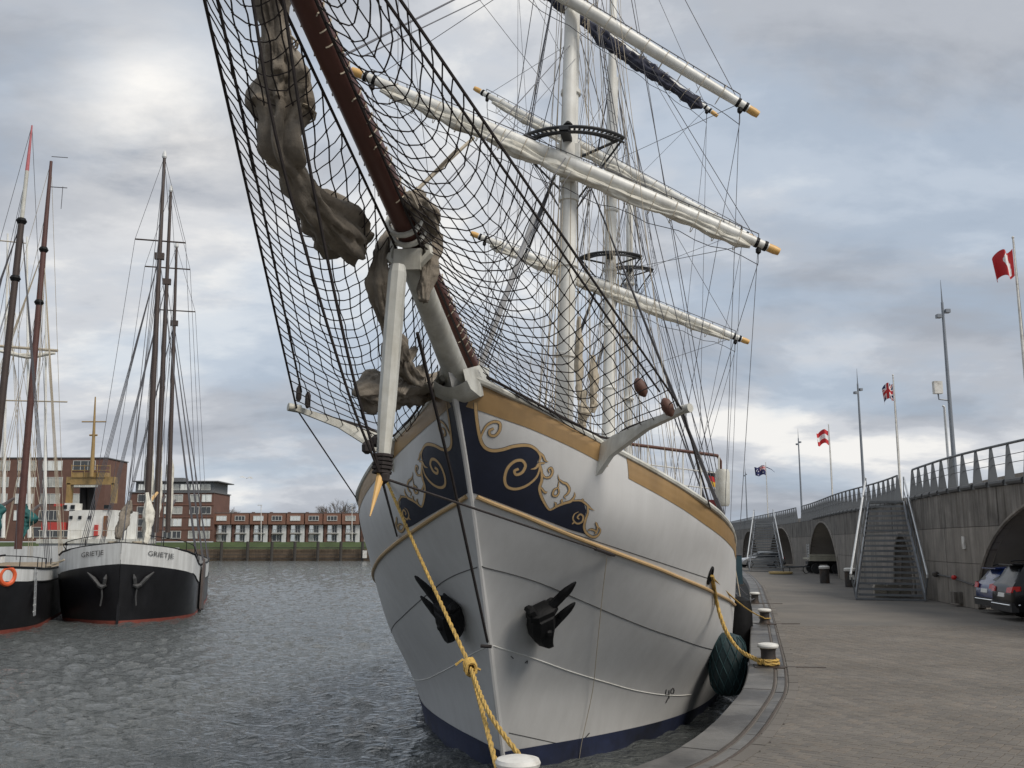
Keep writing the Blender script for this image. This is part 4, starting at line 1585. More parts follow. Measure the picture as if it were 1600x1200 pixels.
# ------------------------------------------------------------------ arched sea wall on the right
M['panel'] = mat('fluted_concrete', (0.265, 0.24, 0.21), 0.85, var=0.14, scale=1.2, bump=0.3, bscale=14, col2=(0.19, 0.175, 0.157), streak=0.55)
M['panel_dark'] = mat('stained_concrete', (0.22, 0.203, 0.182), 0.85, var=0.2, scale=1.2, bump=0.3, bscale=14, col2=(0.12, 0.11, 0.098), streak=0.85)
M['vault'] = mat('vault_concrete', (0.34, 0.31, 0.28), 0.9, var=0.12, scale=0.8, bump=0.2, bscale=8)
M['steel'] = mat('galvanised_steel', (0.12, 0.13, 0.14), 0.5, metal=0.3, var=0.12, scale=2, col2=(0.08, 0.085, 0.09))
M['bright'] = mat('bright_handrail_steel', (0.55, 0.56, 0.56), 0.35, metal=0.7, var=0.1)
M['tread'] = mat('grey_stair_steel', (0.19, 0.205, 0.225), 0.5, metal=0.3, var=0.15)
WALL = crom([(14.6, 2, 0), (15.0, 10, 0), (15.4, 20, 0), (15.95, 33, 0), (16.95, 40, 0), (19.0, 50, 0), (20.8, 62, 0), (24.1, 79.2, 0), (26.6, 97, 0), (29.5, 122, 0), (35, 165, 0), (46, 230, 0)], 600)
wc = [0.0]
for i in range(1, len(WALL)):
    wc.append(wc[-1] + (WALL[i] - WALL[i - 1]).length)


def wall_at(u, d=0.0, z=0.0):
    """point on the wall line, d metres behind the face (away from the water)"""
    i = min(max(int(np.searchsorted(wc, u)) - 1, 0), len(WALL) - 2)
    t = (u - wc[i]) / (wc[i + 1] - wc[i])
    p = WALL[i].lerp(WALL[i + 1], t)
    q = (WALL[i + 1] - WALL[i]).normalized()
    return Vector((p.x + q.y * d, p.y - q.x * d, z))


def wall_u(Y):
    return float(np.interp(Y, [p.y for p in WALL], wc))


def wall_dir(u):
    return (wall_at(u + 0.5) - wall_at(u - 0.5)).normalized()


WT_Z = 4.05
ARCH = [(wall_u(a), wall_u(b)) for a, b in ((18.6, 33.6), (42.2, 47.2), (62.2, 78.6), (88, 103), (112, 127))]


def arch_z(u):
    for a, b in ARCH:
        if a < u < b:
            x = (2 * u - a - b) / (b - a)
            return (2.7 if b - a < 8 else 3.75) * math.sqrt(max(0, 1 - abs(x) ** 2.1))
    return 0.0


wall = empty('sea_wall', wall_at(wall_u(33.6)))
tag(wall, 'long concrete panel sea wall with round arches beside the paved quay', 'wall')
wo = wall.location


def wp(u, d, z):
    return wall_at(u, d, z) - wo


u0, u1 = wall_u(16), wall_u(135)
bounds = []
u = u0
while u < u1:
    bounds.append((u, u + 2.6))
    u += 2.6
for ua, ub in bounds:
    for za, zb, mt in ((-0.05, 1.52, 'panel'), (1.535, 2.78, 'panel'), (2.795, WT_Z, 'panel_dark')):
        n = 13
        us = [ua + 0.008 + (ub - ua - 0.016) * i / n for i in range(n + 1)]
        run = []
        jit = rg.uniform(-0.008, 0.008)

        def flush(run):
            if len(run) < 2:
                return
            mb = MB()
            rows = []
            for (q, zl) in run:
                rows.append([wp(q, jit, zl), wp(q, jit, zb), wp(q, 0.25, zb), wp(q, 0.25, zl)])
            mb.grid(rows, close=True)
            k = len(rows)
            mb.face([0, 1, 2, 3])
            mb.face([4 * k - 4, 4 * k - 3, 4 * k - 2, 4 * k - 1])
            mb.build('wall_panel', mt, wall)
        for q in us:
            zl = max(za, arch_z(q))
            if zl < zb - 0.02:
                run.append((q, zl))
            else:
                flush(run)
                run = []
        flush(run)
mb = MB()
mb.grid([[wp(u0 + (u1 - u0) * i / 160, 0.26, max(arch_z(u0 + (u1 - u0) * i / 160), -0.05)), wp(u0 + (u1 - u0) * i / 160, 0.26, WT_Z - 0.02)] for i in range(161)])
mb.grid([[wp(u0 + (u1 - u0) * i / 160, 0.02, WT_Z + 0.03), wp(u0 + (u1 - u0) * i / 160, 2.5, WT_Z + 0.03)] for i in range(161)])
mb.build('wall_core', 'vault', wall)
for a, b in ARCH:
    rows = []
    for i in range(41):
        t = -math.cos(math.pi * i / 40)
        q = (a + b) / 2 + t * (b - a) / 2 * 0.9999
        rows.append([wp(q, 0.02, arch_z(q)), wp(q, 3, arch_z(q)), wp(q, 6.0, arch_z(q))])
    MB().grid(rows).build('arch_vault', 'vault', wall, smooth=True)
    mb = MB()
    mb.add([wp(a - 0.5, 6.0, -0.05), wp(b + 0.5, 6.0, -0.05), wp(b + 0.5, 6.0, 4), wp(a - 0.5, 6.0, 4)], [(0, 1, 2, 3)])
    mb.build('arch_back_wall', 'vault', wall)
    rim = []
    for i in range(41):
        t = -math.cos(math.pi * i / 40)
        q = (a + b) / 2 + t * (b - a) / 2 * 0.9999
        rim.append(wp(q, -0.03, arch_z(q) + 0.02))
    MB().tube(rim, 0.07, 6).build('arch_rim', 'panel', wall, smooth=True)
# back parapet on the terrace
par = empty('parapet', wall_at(wall_u(40), 2.6, WT_Z))
tag(par, 'plain concrete parapet running along the terrace behind the steel railing', 'parapet')
mb = MB()
rows = []
for i in range(120):
    q = wall_u(18) + (wall_u(150) - wall_u(18)) * i / 119
    rows.append([wall_at(q, 2.4, WT_Z - .2) - par.location, wall_at(q, 2.4, WT_Z + 0.72) - par.location, wall_at(q, 2.8, WT_Z + 0.72) - par.location, wall_at(q, 2.8, WT_Z - .2) - par.location])
mb.grid(rows, close=True)
mb.build('parapet_wall', 'panel', par)

# ------------------------------------------------------------------ steel railing with fin posts
rl = empty('railing', wall_at(wall_u(36), 0, WT_Z))
tag(rl, 'grey steel railing with tapered fin posts on top of the arched sea wall', 'railing')
ro = rl.location
STAIRS = [(wall_u(42.3), wall_u(44.6)), (wall_u(83.5), wall_u(85.2))]
finmesh = {}
q = wall_u(22)
segs, cur = [], []
k = 0
while q < wall_u(150):
    gap = any(a < q < b for a, b in STAIRS)
    if gap:
        if cur:
            segs.append(cur)
        cur = []
    else:
        cur.append(q)
        d = wall_dir(q)
        if 'fin' not in finmesh:
            m_ = MB().prism([(0, 0.20, -0.12), (0, -0.17, -0.12), (0, -0.03, 1.2), (0, 0.05, 1.2)], (0.035, 0, 0))
            f_ = m_.build('fin_post', 'steel', rl)
            finmesh['fin'] = f_.data
        else:
            f_ = bpy.data.objects.new('fin_post', finmesh['fin'])
            COL.objects.link(f_)
            f_.parent = rl
        f_.location = wall_at(q, 0.12, WT_Z + 0.12) - ro
        f_.rotation_euler = (0, 0, math.atan2(d.y, d.x))
    q += 1.25
    k += 1
segs.append(cur)
for sgm in segs:
    if len(sgm) < 2:
        continue
    for z, r, mt in ((1.34, 0.045, 'steel'), (0.72, 0.012, 'wire'), (0.98, 0.012, 'wire')):
        MB().tube([wall_at(x, 0.12, WT_Z + z) - ro for x in sgm], r, 6).build('rail' if r > 0.02 else 'rail_wire', mt, rl, smooth=True)
    for i in range(len(sgm) - 1):
        if wall_at(sgm[i]).y < 75:
            MB().tube([wall_at(sgm[i] + 0.12, -0.02, WT_Z + 0.10) - ro, wall_at(sgm[i + 1] - 0.12, -0.02, WT_Z + 0.10) - ro], 0.10, 8).build('kerb_log', 'seam', rl, smooth=True)

# ------------------------------------------------------------------ splayed steel stairs
def stairs():
    e = empty('steel_stairs')
    N_ = 19
    H, RUN, W0, W1 = 4.08, 4.6, 1.22, 0.68
    for i in range(N_):
        t = (i + 1) / N_
        w = W0 + (W1 - W0) * t
        MB().box((0, RUN * t, H * t - 0.03), (w, 0.15, 0.022)).build('tread', 'tread', e)
        MB().box((0, RUN * t - 0.145, H * t - 0.02), (w, 0.012, 0.045)).build('tread_nosing', 'steel', e)
    for sd_ in (-1, 1):
        MB().prism([(sd_ * (W0 + .03), -0.15, -0.0), (sd_ * (W0 + .03), 0.15, -0.0), (sd_ * (W1 + .03), RUN + .25, H - 0.25), (sd_ * (W1 + .03), RUN + .25, H + 0.02), (sd_ * (W0 + .03), -0.15, 0.32)], (sd_ * 0.05, 0, 0)).build('stringer', 'tread', e)
        MB().tube([(sd_ * (W0 + .18), -0.25, 0.9), (sd_ * (W0 + .20), -0.28, 1.0), (sd_ * (W1 + .12), RUN + .2, H + 1.08)], 0.045, 8).build('handrail', 'bright', e, smooth=True)
        MB().tube([(sd_ * (W0 + .12), -0.05, 0.5), (sd_ * (W1 + .08), RUN + .2, H + 0.55)], 0.02, 6).build('mid_rail', 'steel', e, smooth=True)
        MB().tube([(sd_ * (W0 + .20), -0.26, 1.0), (sd_ * (W0 + .1), -0.05, 0.35), (sd_ * (W0 + .05), -0.1, 0.0)], 0.04, 6).build('rail_end_post', 'steel', e, smooth=True)
        for t in (0.2, 0.4, 0.6, 0.8, 1.0):
            w = W0 + (W1 - W0) * t
            MB().tube([(sd_ * (w + .06), RUN * t, H * t), (sd_ * (w + .14 - .03 * t), RUN * t, H * t + 1.06)], 0.022, 6).build('baluster', 'steel', e, smooth=True)
    MB().box((0, RUN + 0.9, H + 0.0), (0.72, 0.75, 0.03)).build('landing', 'tread', e)
    MB().box((0, -0.05, 0.03), (1.28, 0.10, 0.03)).build('bottom_step', 'steel', e)
    return e


st = stairs()
st.location = (15.02, 39.0, 0)
st.rotation_euler = (0, 0, R(-22))
tag(st, 'wide-footed grey steel stairs up the sea wall with three concrete blocks at their foot', 'stairs', 'steel stairs up the sea wall')
st2 = copy_tree(st)
st2.location = (20.55, 79.2, 0)
st2.rotation_euler = (0, 0, R(-15))
tag(st2, 'distant grey steel stairs up the sea wall with a silver car parked behind', 'stairs', 'steel stairs up the sea wall')

# three rounded concrete blocks under the near stairs
M['block_c'] = mat('pale_concrete_block', (0.30, 0.275, 0.23), 0.85, var=0.15, scale=4, bump=0.3, bscale=20)
for i, px in enumerate((1391, 1411, 1431)):
    p = onz(px - 4, 934, 0)
    p.y += 0.7
    m_ = MB().prism([(-0.24, 0, 0), (0.24, 0, 0), (0.26, 0, 0.4), (0.17, 0, 0.58), (-0.17, 0, 0.58), (-0.26, 0, 0.4)], (0, 0.35, 0))
    o = m_.build('concrete_block', 'block_c')
    o.location = p
    o.rotation_euler = (0, 0, 0.15 * (i - 1))
    tag(o, ('rounded concrete block under the near stairs, beside the sea wall' if i == 2 else 'rounded concrete block in the middle of the row under the near stairs' if i == 1 else 'rounded concrete block under the near stairs, on the side of the black drum bollards'), 'block', 'blocks under the stairs')

# ------------------------------------------------------------------ lamp masts and flags
M['lampsteel'] = mat('lamp_mast_steel', (0.20, 0.22, 0.245), 0.45, metal=0.3, var=0.08)
lampp = empty('lamp_mast')
MB().tube([(0, 0, -0.3), (0, 0, 4), (0, 0, 7.4)], [0.09, 0.07, 0.048], 12).build('mast', 'lampsteel', lampp, smooth=True)
MB().tube([(0, 0, 7.4), (0, 0, 8.3)], [0.03, 0.006], 6).build('spike', 'lampsteel', lampp)
for sd_ in (-1, 1):
    MB().box((sd_ * 0.17, 0, 6.95 + 0.1 * sd_), (0.09, 0.11, 0.07)).build('floodlight', 'lampsteel', lampp)
    MB().tube([(0, 0, 6.95 + .1 * sd_), (sd_ * 0.16, 0, 6.95 + .1 * sd_)], 0.025, 5).build('lamp_arm', 'lampsteel', lampp)
lamps = [(1480, 'tall grey lamp mast with a small white antenna box, rising from the near railing'), (1338, 'tall grey lamp mast between the near stairs and the left-hand arch'),
         (1241, 'grey lamp mast beyond the red and white striped flag'), (1157, 'farthest grey lamp mast, past the dark blue flag')]


def on_wall(px, d=0.0):
    best = min(np.linspace(wall_u(20), wall_u(160), 1500), key=lambda q: abs(800 + FPX * 1.0138 ** -1 * wall_at(q, d).x / wall_at(q, d).y - px))
    return wall_at(best, d)


for i, (px, lb) in enumerate(lamps):
    p = on_wall(px + 2, 0.4)
    o = lampp if i == 0 else copy_tree(lampp)
    o.location = (p.x, p.y, WT_Z)
    o.rotation_euler = (0, 0, 0.3 * i)
    tag(o, lb, 'lamp post', 'lamp masts on the sea wall')
ant = MB().box((-0.42, 0, 4.05), (0.16, 0.1, 0.24)).build('antenna_box', 'bolwhite', lampp)
MB().tube([(0, 0, 3.55), (-0.4, 0, 3.6), (-0.42, 0, 3.85)], 0.03, 6).build('antenna_bracket', 'lampsteel', lampp)
MB().tube([(-0.22, 0, -0.2), (-0.22, 0, 3.3), (-0.28, 0, 3.35)], 0.05, 8).build('service_pipe', 'bright', lampp, smooth=True)

for nm, c in (('cloth_red', (0.48, 0.03, 0.035)), ('cloth_white', (0.72, 0.72, 0.72)), ('cloth_navy', (0.02, 0.025, 0.09))):
    M[nm] = mat(nm, c, 0.85, var=0.08, scale=4)


def union(u, v):
    """0 navy 1 red 2 white on the unit canton"""
    x, y = u - 0.5, (v - 0.5) * 0.6
    if abs(x) < 0.06 or abs(y) < 0.06:
        return 1
    if abs(x) < 0.11 or abs(y) < 0.11:
        return 2
    dd = abs(abs(x) * 0.6 - abs(y)) / 1.16
    return 1 if dd < 0.022 else 2 if dd < 0.062 else 0


def f_shape(u, v):
    w = 0.24 * (1 - abs(v - 0.45) * 1.5)
    return 2 if abs(u - 0.30 - 0.10 * math.sin(v * 5)) < max(0, w) and 0.06 < v < 0.9 else 1


def f_austria(u, v):
    return 2 if 1 / 3 < v < 2 / 3 else 1


def f_union(u, v):
    return union(u, v)


def f_ensign(u, v):
    if u < 0.5 and v < 0.5:
        return union(u * 2, v * 2)
    for sx_, sy_ in ((0.25, 0.77), (0.74, 0.2), (0.74, 0.82), (0.62, 0.45), (0.86, 0.4)):
        if math.hypot(u - sx_, (v - sy_) * .6) < 0.035:
            return 2
    return 0


flags = [(1604, 8.2, f_shape, 'white flagpole flying a red flag with a white figure', 0.66, 1.5, 0.3),
         (1396, 6.75, f_union, 'white flagpole flying a small drooping red, white and navy crossed flag', 0.6, 1.4, 0.35),
         (1291, 6.8, f_austria, 'white flagpole flying a red, white and red striped flag', 0.95, 1.7, 0.25),
         (1191, 7.3, f_ensign, 'white flagpole flying a dark blue flag with a crossed canton', 1.3, 1.75, 0.2)]
for i, (px, hgt, fn, lb, fw_, fh, droop) in enumerate(flags):
    p = on_wall(px, 0.9)
    e = empty('flagpole', (p.x, p.y, WT_Z))
    tag(e, lb, 'flagpole', 'flagpoles on the sea wall')
    MB().tube([(0, 0, -0.2), (0, 0, hgt * .5), (0, 0, hgt)], [0.06, 0.05, 0.028], 10).build('pole', 'bolwhite', e, smooth=True)
    MB().lathe((0, 0, hgt), [(0.03, 0), (0.05, 0.03), (0.03, 0.07), (0.005, 0.09)], 8).build('finial', 'bolwhite', e)
    nx, nz = 44, 30
    rows = []
    for a in range(nx + 1):
        uu = a / nx
        rows.append([Vector((-0.05 - fw_ * uu * (1 - 0.1 * b / nz), 0.22 * math.sin(uu * 9 + i + 0.6 * b / nz) * uu ** 0.6, hgt - 0.35 - fh * 0.62 * b / nz * (1 - 0.12 * uu) - droop * uu ** 1.4 - 0.1 * math.sin(uu * 7 + i))) for b in range(nz + 1)])
    MB().grid(rows, mi=lambda a, b: fn((a + .5) / nx, (b + .5) / nz)).build('flag', ['cloth_navy', 'cloth_red', 'cloth_white'], e, smooth=True, fixn=False)
    MB().tube([(0.04, 0, 0.8), (0.07, 0, hgt * .5), (0.03, 0, hgt - .05)], 0.008, 4).build('halyard', 'wire', e)
    if i == 3:
        MB().tube([(0.05, 0, hgt - 0.5), (0.6, 0, hgt - 0.75), (1.0, 0, hgt - 1.1)], [0.05, 0.03, 0.01], 4).build('streamer', 'cloth_navy', e)

# ------------------------------------------------------------------ cars
M['glass_dark'] = mat('tinted_car_glass', (0.02, 0.024, 0.028), 0.25, var=0.0, spec=0.12)
M['tyre'] = mat('tyre_rubber', (0.02, 0.02, 0.02), 0.85)
M['alloy'] = mat('alloy_rim', (0.45, 0.46, 0.47), 0.35, metal=0.8)
M['tail'] = mat('red_tail_lamp', (0.45, 0.015, 0.015), 0.2, var=0.05)
M['chrome'] = mat('chrome_trim', (0.75, 0.75, 0.75), 0.15, metal=1.0, var=0.02)
M['plate'] = mat('number_plate', (0.65, 0.65, 0.62), 0.5)
M['plastic'] = mat('black_plastic', (0.015, 0.015, 0.016), 0.6)
M['headlamp'] = mat('clear_lamp', (0.55, 0.57, 0.6), 0.1, var=0.02)


def car(paint, suv, label, loc, rz):
    """local x forward, origin on the ground at the centre of the rear bumper"""
    e = empty('parked_car', loc, rz)
    tag(e, label, 'car')
    L_, W_, H_ = (4.65, 0.93, 1.66) if suv else (4.3, 0.89, 1.48)
    # body outline sections along x: (x, z_bottom, z_belt, z_roof, half-width at belt, half-width at roof)
    sec = ([(0.0, 0.42, 0.72, 0.76, 0.78, 0.76), (0.06, 0.30, 0.92, 1.00, 0.88, 0.82), (0.22, 0.26, 1.02, 1.22, 0.91, 0.76), (0.48, 0.26, 1.03, 1.58, 0.93, 0.66),
            (0.85, 0.26, 1.02, 1.64, 0.93, 0.66), (1.9, 0.26, 1.01, 1.66, 0.93, 0.68), (2.55, 0.26, 0.99, 1.58, 0.93, 0.66), (3.25, 0.26, 0.98, 1.10, 0.92, 0.72),
            (4.1, 0.28, 0.90, 0.96, 0.88, 0.78), (4.5, 0.32, 0.76, 0.80, 0.78, 0.70), (4.65, 0.42, 0.62, 0.66, 0.62, 0.58)])
    k = H_ / 1.66
    sec = [(x * L_ / 4.65, a, b * (0.5 + .5 * k), c_ * k, d * W_ / .93, r_ * W_ / .93) for x, a, b, c_, d, r_ in sec]
    path = crom([(s_[0], s_[1], s_[2]) for s_ in sec], 50)
    path2 = crom([(s_[3], s_[4], s_[5]) for s_ in sec], 50)
    rows = []
    for a, b in zip(path, path2):
        x, zb_, zbelt, zr, wb_, wr = a.x, a.y, a.z, b.x, b.y, b.z
        zr = max(zr, zbelt + 0.02)
        half = [(wb_ * 0.93, zb_), (wb_ * 0.99, zb_ + (zbelt - zb_) * 0.3), (wb_ * 1.0, zb_ + (zbelt - zb_) * 0.7), (wb_ * 0.97, zbelt), (wb_ * .5 + wr * .5 - .02, zbelt * .5 + zr * .5), (wr * 1.0, zr - 0.06 * min(1, (zr - zbelt) * 3)), (wr * 0.86, zr - 0.01), (wr * 0.4, zr + .015), (0, zr + 0.02)]
        rows.append([Vector((x, y, z)) for y, z in half] + [Vector((x, -y, z)) for y, z in half[-2::-1]])
    wsec = len(rows[0])
    xs = [p.x for p in path]

    def mi(i, j):
        j = min(j, wsec - 2 - j)
        x = (xs[i] + xs[min(i + 1, 50)]) / 2 / L_
        side_glass = j in (3, 4) and 0.115 < x < 0.66 and not (0.30 < x < 0.315 or 0.49 < x < 0.505)
        rear = j in (5, 6, 7) and 0.05 < x < 0.105 and False
        wind = j in (5, 6, 7) and 0.57 < x < 0.69
        return 1 if side_glass or rear or wind else 0
    body = MB().grid(rows, mi=mi)
    body.face(list(range(wsec)))
    body.face([50 * wsec + j for j in range(wsec)])
    bd = body.build('body', [paint, 'glass_dark'], e, smooth=True)
    # rear window, lamps, plate, bumper trim
    z0, z1 = 1.10 * (0.5 + .5 * k), 1.46 * k
    MB().prism([(0.185, -0.68, z0), (0.185, 0.68, z0), (0.395, 0.60, z1), (0.395, -0.60, z1)], (-0.02, 0, 0.012)).build('rear_window', 'glass_dark', e)
    for sd_ in (-1, 1):
        MB().prism([(-0.005, sd_ * 0.48, 0.80), (0.02, sd_ * 0.80, 0.80), (0.24, sd_ * 0.93, 0.86), (0.24, sd_ * 0.93, 0.99), (0.08, sd_ * 0.84, 0.98), (0.035, sd_ * 0.48, 0.94)], (-0.035, sd_ * 0.012, 0)).build('tail_light', 'tail', e)
        MB().prism([(L_ - 0.16, sd_ * 0.55, 0.64), (L_ - 0.30, sd_ * 0.82, 0.68), (L_ - 0.55, sd_ * 0.89, 0.78), (L_ - 0.28, sd_ * 0.70, 0.80)], (0.05, sd_ * 0.02, -0.01)).build('headlight', 'headlamp', e)
        MB().tube([(0.55, sd_ * 0.60, H_ + 0.02), (0.7, sd_ * 0.60, H_ + 0.05), (2.1, sd_ * 0.60, H_ + 0.06), (2.3, sd_ * 0.60, H_ + 0.02)], 0.018, 6).build('roof_rail', 'plastic', e)
        MB().lathe((L_ * 0.66, sd_ * (W_ + 0.08), 1.05), [(0.02, -0.07), (0.09, -0.05), (0.09, 0.05), (0.03, 0.08)], 8).build('wing_mirror', paint, e, smooth=True)
    MB().prism([(-0.005, -0.26, 0.66), (-0.005, 0.26, 0.66), (0.02, 0.26, 0.78), (0.02, -0.26, 0.78)], (-0.02, 0, 0)).build('number_plate', 'plate', e)
    MB().box((0.06, 0, 0.38), (0.10, W_ * 0.93, 0.13)).build('rear_bumper', 'plastic', e)
    MB().tube([(0.2, -W_ * .97, 0.46), (-0.045, -W_ * .8, 0.45), (-0.055, 0, 0.45), (-0.045, W_ * .8, 0.45), (0.2, W_ * .97, 0.46)], 0.02, 6).build('bumper_trim', 'chrome', e)
    MB().box((0.34, 0, 1.60 * k), (0.16, 0.58, 0.018)).build('roof_spoiler', paint, e)
    MB().prism([(0.9, -.015, H_ + .01), (1.05, -.015, H_ + .01), (0.92, -.015, H_ + .1)], (0, .03, 0)).build('aerial_fin', 'plastic', e)
    for x in (0.86, L_ - 0.85):
        for sd_ in (-1, 1):
            wh = MB().lathe((x, sd_ * (W_ - 0.08), 0.335), [(0.22, -0.115), (0.32, -0.11), (0.335, -0.07), (0.335, 0.07), (0.32, 0.11), (0.22, 0.115)], 22, m=Matrix.Rotation(R(90), 3, 'X')).build('wheel', 'tyre', e, smooth=True)
            MB().lathe((x, sd_ * (W_ + 0.035), 0.335), [(0.225, -0.012), (0.225, 0.008), (0.06, 0.0)], 14, m=Matrix.Rotation(R(90), 3, 'X')).build('rim', 'alloy', wh)
    return e


M['car_black'] = mat('black_car_paint', (0.004, 0.0045, 0.0055), 0.3, var=0.1, coat=0.25, spec=0.2)
M['car_blue'] = mat('blue_car_paint', (0.012, 0.03, 0.12), 0.3, var=0.1, coat=0.6, spec=0.3)
M['car_silver'] = mat('silver_car_paint', (0.42, 0.43, 0.44), 0.3, metal=0.6, var=0.05, coat=1.0)
pB = onz(1556, 972, 0)
car('car_black', True, 'black sport utility car parked nose-in under the big arch, red tail lamp showing', (pB.x + 0.72, pB.y + 1.0, 0), R(-8))
car('car_blue', False, 'blue car parked nose-in under the arch, half hidden behind the black one', (pB.x + 1.45, pB.y + 3.55, 0), R(-6))
pS = onz(1162, 888, 0)
car('car_silver', False, 'silver hatchback parked in front of the wall behind the distant stairs', (pS.x + 4.5, pS.y + 3.5, 0), R(186))

# flat-bed trailer in the left-hand arch
p = onz(1268, 897, 0)
e = empty('flatbed_truck', (p.x + 0.3, p.y + 2.0, 0), R(-4))
tag(e, 'pale flat-bed truck backed into the left-hand arch of the sea wall', 'truck')
M['bed'] = mat('pale_timber_dropside', (0.40, 0.38, 0.30), 0.7, var=0.15, scale=3)
MB().box((1.2, 0, 1.12), (1.25, 1.05, 0.06)).build('load_bed', 'bed', e)
for k in range(3):
    MB().box((1.2, -1.06, 1.02 + 0.17 * k), (1.25, 0.03, 0.075)).build('side_board', 'bed', e)
MB().box((1.2, 0, 0.8), (1.2, 0.4, 0.1)).build('chassis', 'plastic', e)
for x in (0.5, 2.0):
    for sd_ in (-1, 1):
        MB().lathe((x, sd_ * 0.85, 0.38), [(0.2, -0.12), (0.38, -0.11), (0.38, 0.11), (0.2, 0.12)], 16, m=Matrix.Rotation(R(90), 3, 'X')).build('wheel', 'tyre', e, smooth=True)
for z in np.linspace(1.3, 2.1, 5):
    MB().tube([(-0.02, -1.0, z), (-0.02, -0.4, z)], 0.03, 5).build('rack_bar', 'bright', e)
for y in (-1.0, -0.4):
    MB().tube([(-0.02, y, 1.0), (-0.02, y, 2.2)], 0.035, 5).build('rack_post', 'bright', e)

# black bollard posts with white bands before the wall
bp = empty('black_bollard')
MB().lathe((0, 0, 0), [(0.27, 0), (0.27, 0.75), (0.30, 0.76), (0.30, 0.80)], 18).build('drum', 'bolblack', bp, smooth=True)
MB().lathe((0, 0, 0), [(0.285, 0.80), (0.30, 0.82), (0.30, 0.93), (0.24, 0.97), (0.02, 0.98)], 18).build('white_cap', 'bolwhite', bp, smooth=True)
p = onz(1289, 911, 0)
bp.location = p
tag(bp, 'black drum bollard with white top standing before the flat-bed truck', 'bollard', 'black drum bollards')
b2 = copy_tree(bp)
b2.location = onz(1329, 917, 0)
tag(b2, 'black drum bollard with white top and white mark, close to the near stairs', 'bollard', 'black drum bollards')
MB().box((0, -0.285, 0.5), (0.12, 0.015, 0.12)).build('white_mark', 'bolwhite', b2)
# yellow tub and tangle of a cart
p = onz(1220, 897, 0)
o = MB().lathe((0, 0, 0), [(0.75, 0), (0.85, 0.04), (0.88, 0.16), (0.82, 0.17), (0.75, 0.08), (0.02, 0.07)], 24).build('shallow_tub', mat('faded_yellow_plastic', (0.45, 0.33, 0.14), 0.6), None, smooth=True)
o.location = p
tag(o, 'shallow faded yellow round tub lying on the quay by the distant stairs', 'tub')
p = onz(1250, 897, 0)
e = empty('hand_cart', (p.x, p.y + 1, 0), 0.3)
tag(e, 'small grey tube-frame hand cart parked before the left-hand arch', 'cart')
MB().tube([(-1.3, 0, 0.45), (1.2, 0, 0.5)], 0.035, 6).build('frame', 'steel', e)
MB().tube([(-1.3, 0.5, 0.45), (1.2, 0.5, 0.5)], 0.035, 6).build('frame', 'steel', e)
MB().tube([(-1.2, 0.25, 0.45), (-1.5, 0.25, 1.3)], 0.03, 6).build('handle', 'steel', e)
MB().box((0, 0.25, 0.52), (0.8, 0.28, 0.03)).build('platform', 'steel', e)
for x in (-0.8, 0.9):
    MB().tube([(x + 0.28 * math.cos(a), 0.0, 0.3 + 0.28 * math.sin(a)) for a in np.linspace(0, 6.28, 16)], 0.03, 5, caps=False).build('wheel', 'tyre', e)
# pipe, box and fitting on the near wall
uq = wall_u(36.6)
e = empty('wall_pipe', wall_at(uq, -0.08, 1.0))
tag(e, 'thin dark hose pipe fixed along the near wall beside the cars', 'pipe')
MB().tube([wall_at(wall_u(38.6), -0.07, 1.05) - e.location, wall_at(wall_u(36), -0.07, 0.98) - e.location, wall_at(wall_u(33.8), -0.07, 0.8) - e.location], 0.03, 6).build('pipe', 'seam', e)
MB().lathe(wall_at(wall_u(38), -0.12, 1.04) - e.location, [(0.06, -0.1), (0.13, -0.05), (0.13, 0.05), (0.06, 0.1)], 10).build('valve', 'bolblack', e)
MB().lathe(wall_at(wall_u(35.6), -0.12, 1.0) - e.location, [(0.05, -0.08), (0.1, -0.03), (0.1, 0.03), (0.05, 0.08)], 10).build('red_coupling', 'tail', e)
o = MB().box((0, 0, 0), (0.16, 0.22, 0.2)).build('junction_box', 'panel_dark')
o.location = wall_at(wall_u(35.4), -0.18, 0.3)
tag(o, 'small square concrete box at the foot of the near wall', 'box')
o = MB().box((0, 0, 0), (0.03, 0.09, 0.22)).build('wall_plate', 'bolwhite')
o.location = wall_at(wall_u(34.6), -0.03, 2.25)
tag(o, 'narrow white plate fixed upright on the near wall panel', 'plate')

# ------------------------------------------------------------------ moored sailing barges on the left
M['hullblack'] = mat('black_hull_paint', (0.010, 0.010, 0.012), 0.38, var=0.3, scale=1.0, streak=0.4)
M['bulwark'] = mat('white_bulwark_paint', (0.62, 0.63, 0.62), 0.45, var=0.06, scale=1.0, streak=0.3)
M['redboot'] = mat('red_lead_paint', (0.20, 0.05, 0.035), 0.6, var=0.2)
M['mastbrown'] = mat('dark_mast_wood', (0.05, 0.034, 0.028), 0.5, var=0.2, scale=2)
M['mastred'] = mat('red_brown_mast_wood', (0.085, 0.035, 0.028), 0.5, var=0.2, scale=2)
M['pink'] = mat('faded_red_mast_paint', (0.42, 0.12, 0.13), 0.5)
M['tarp'] = mat('teal_tarpaulin', (0.015, 0.10, 0.10), 0.7, var=0.2, scale=3)
M['orange'] = mat('orange_lifebuoy', (0.60, 0.10, 0.03), 0.5)


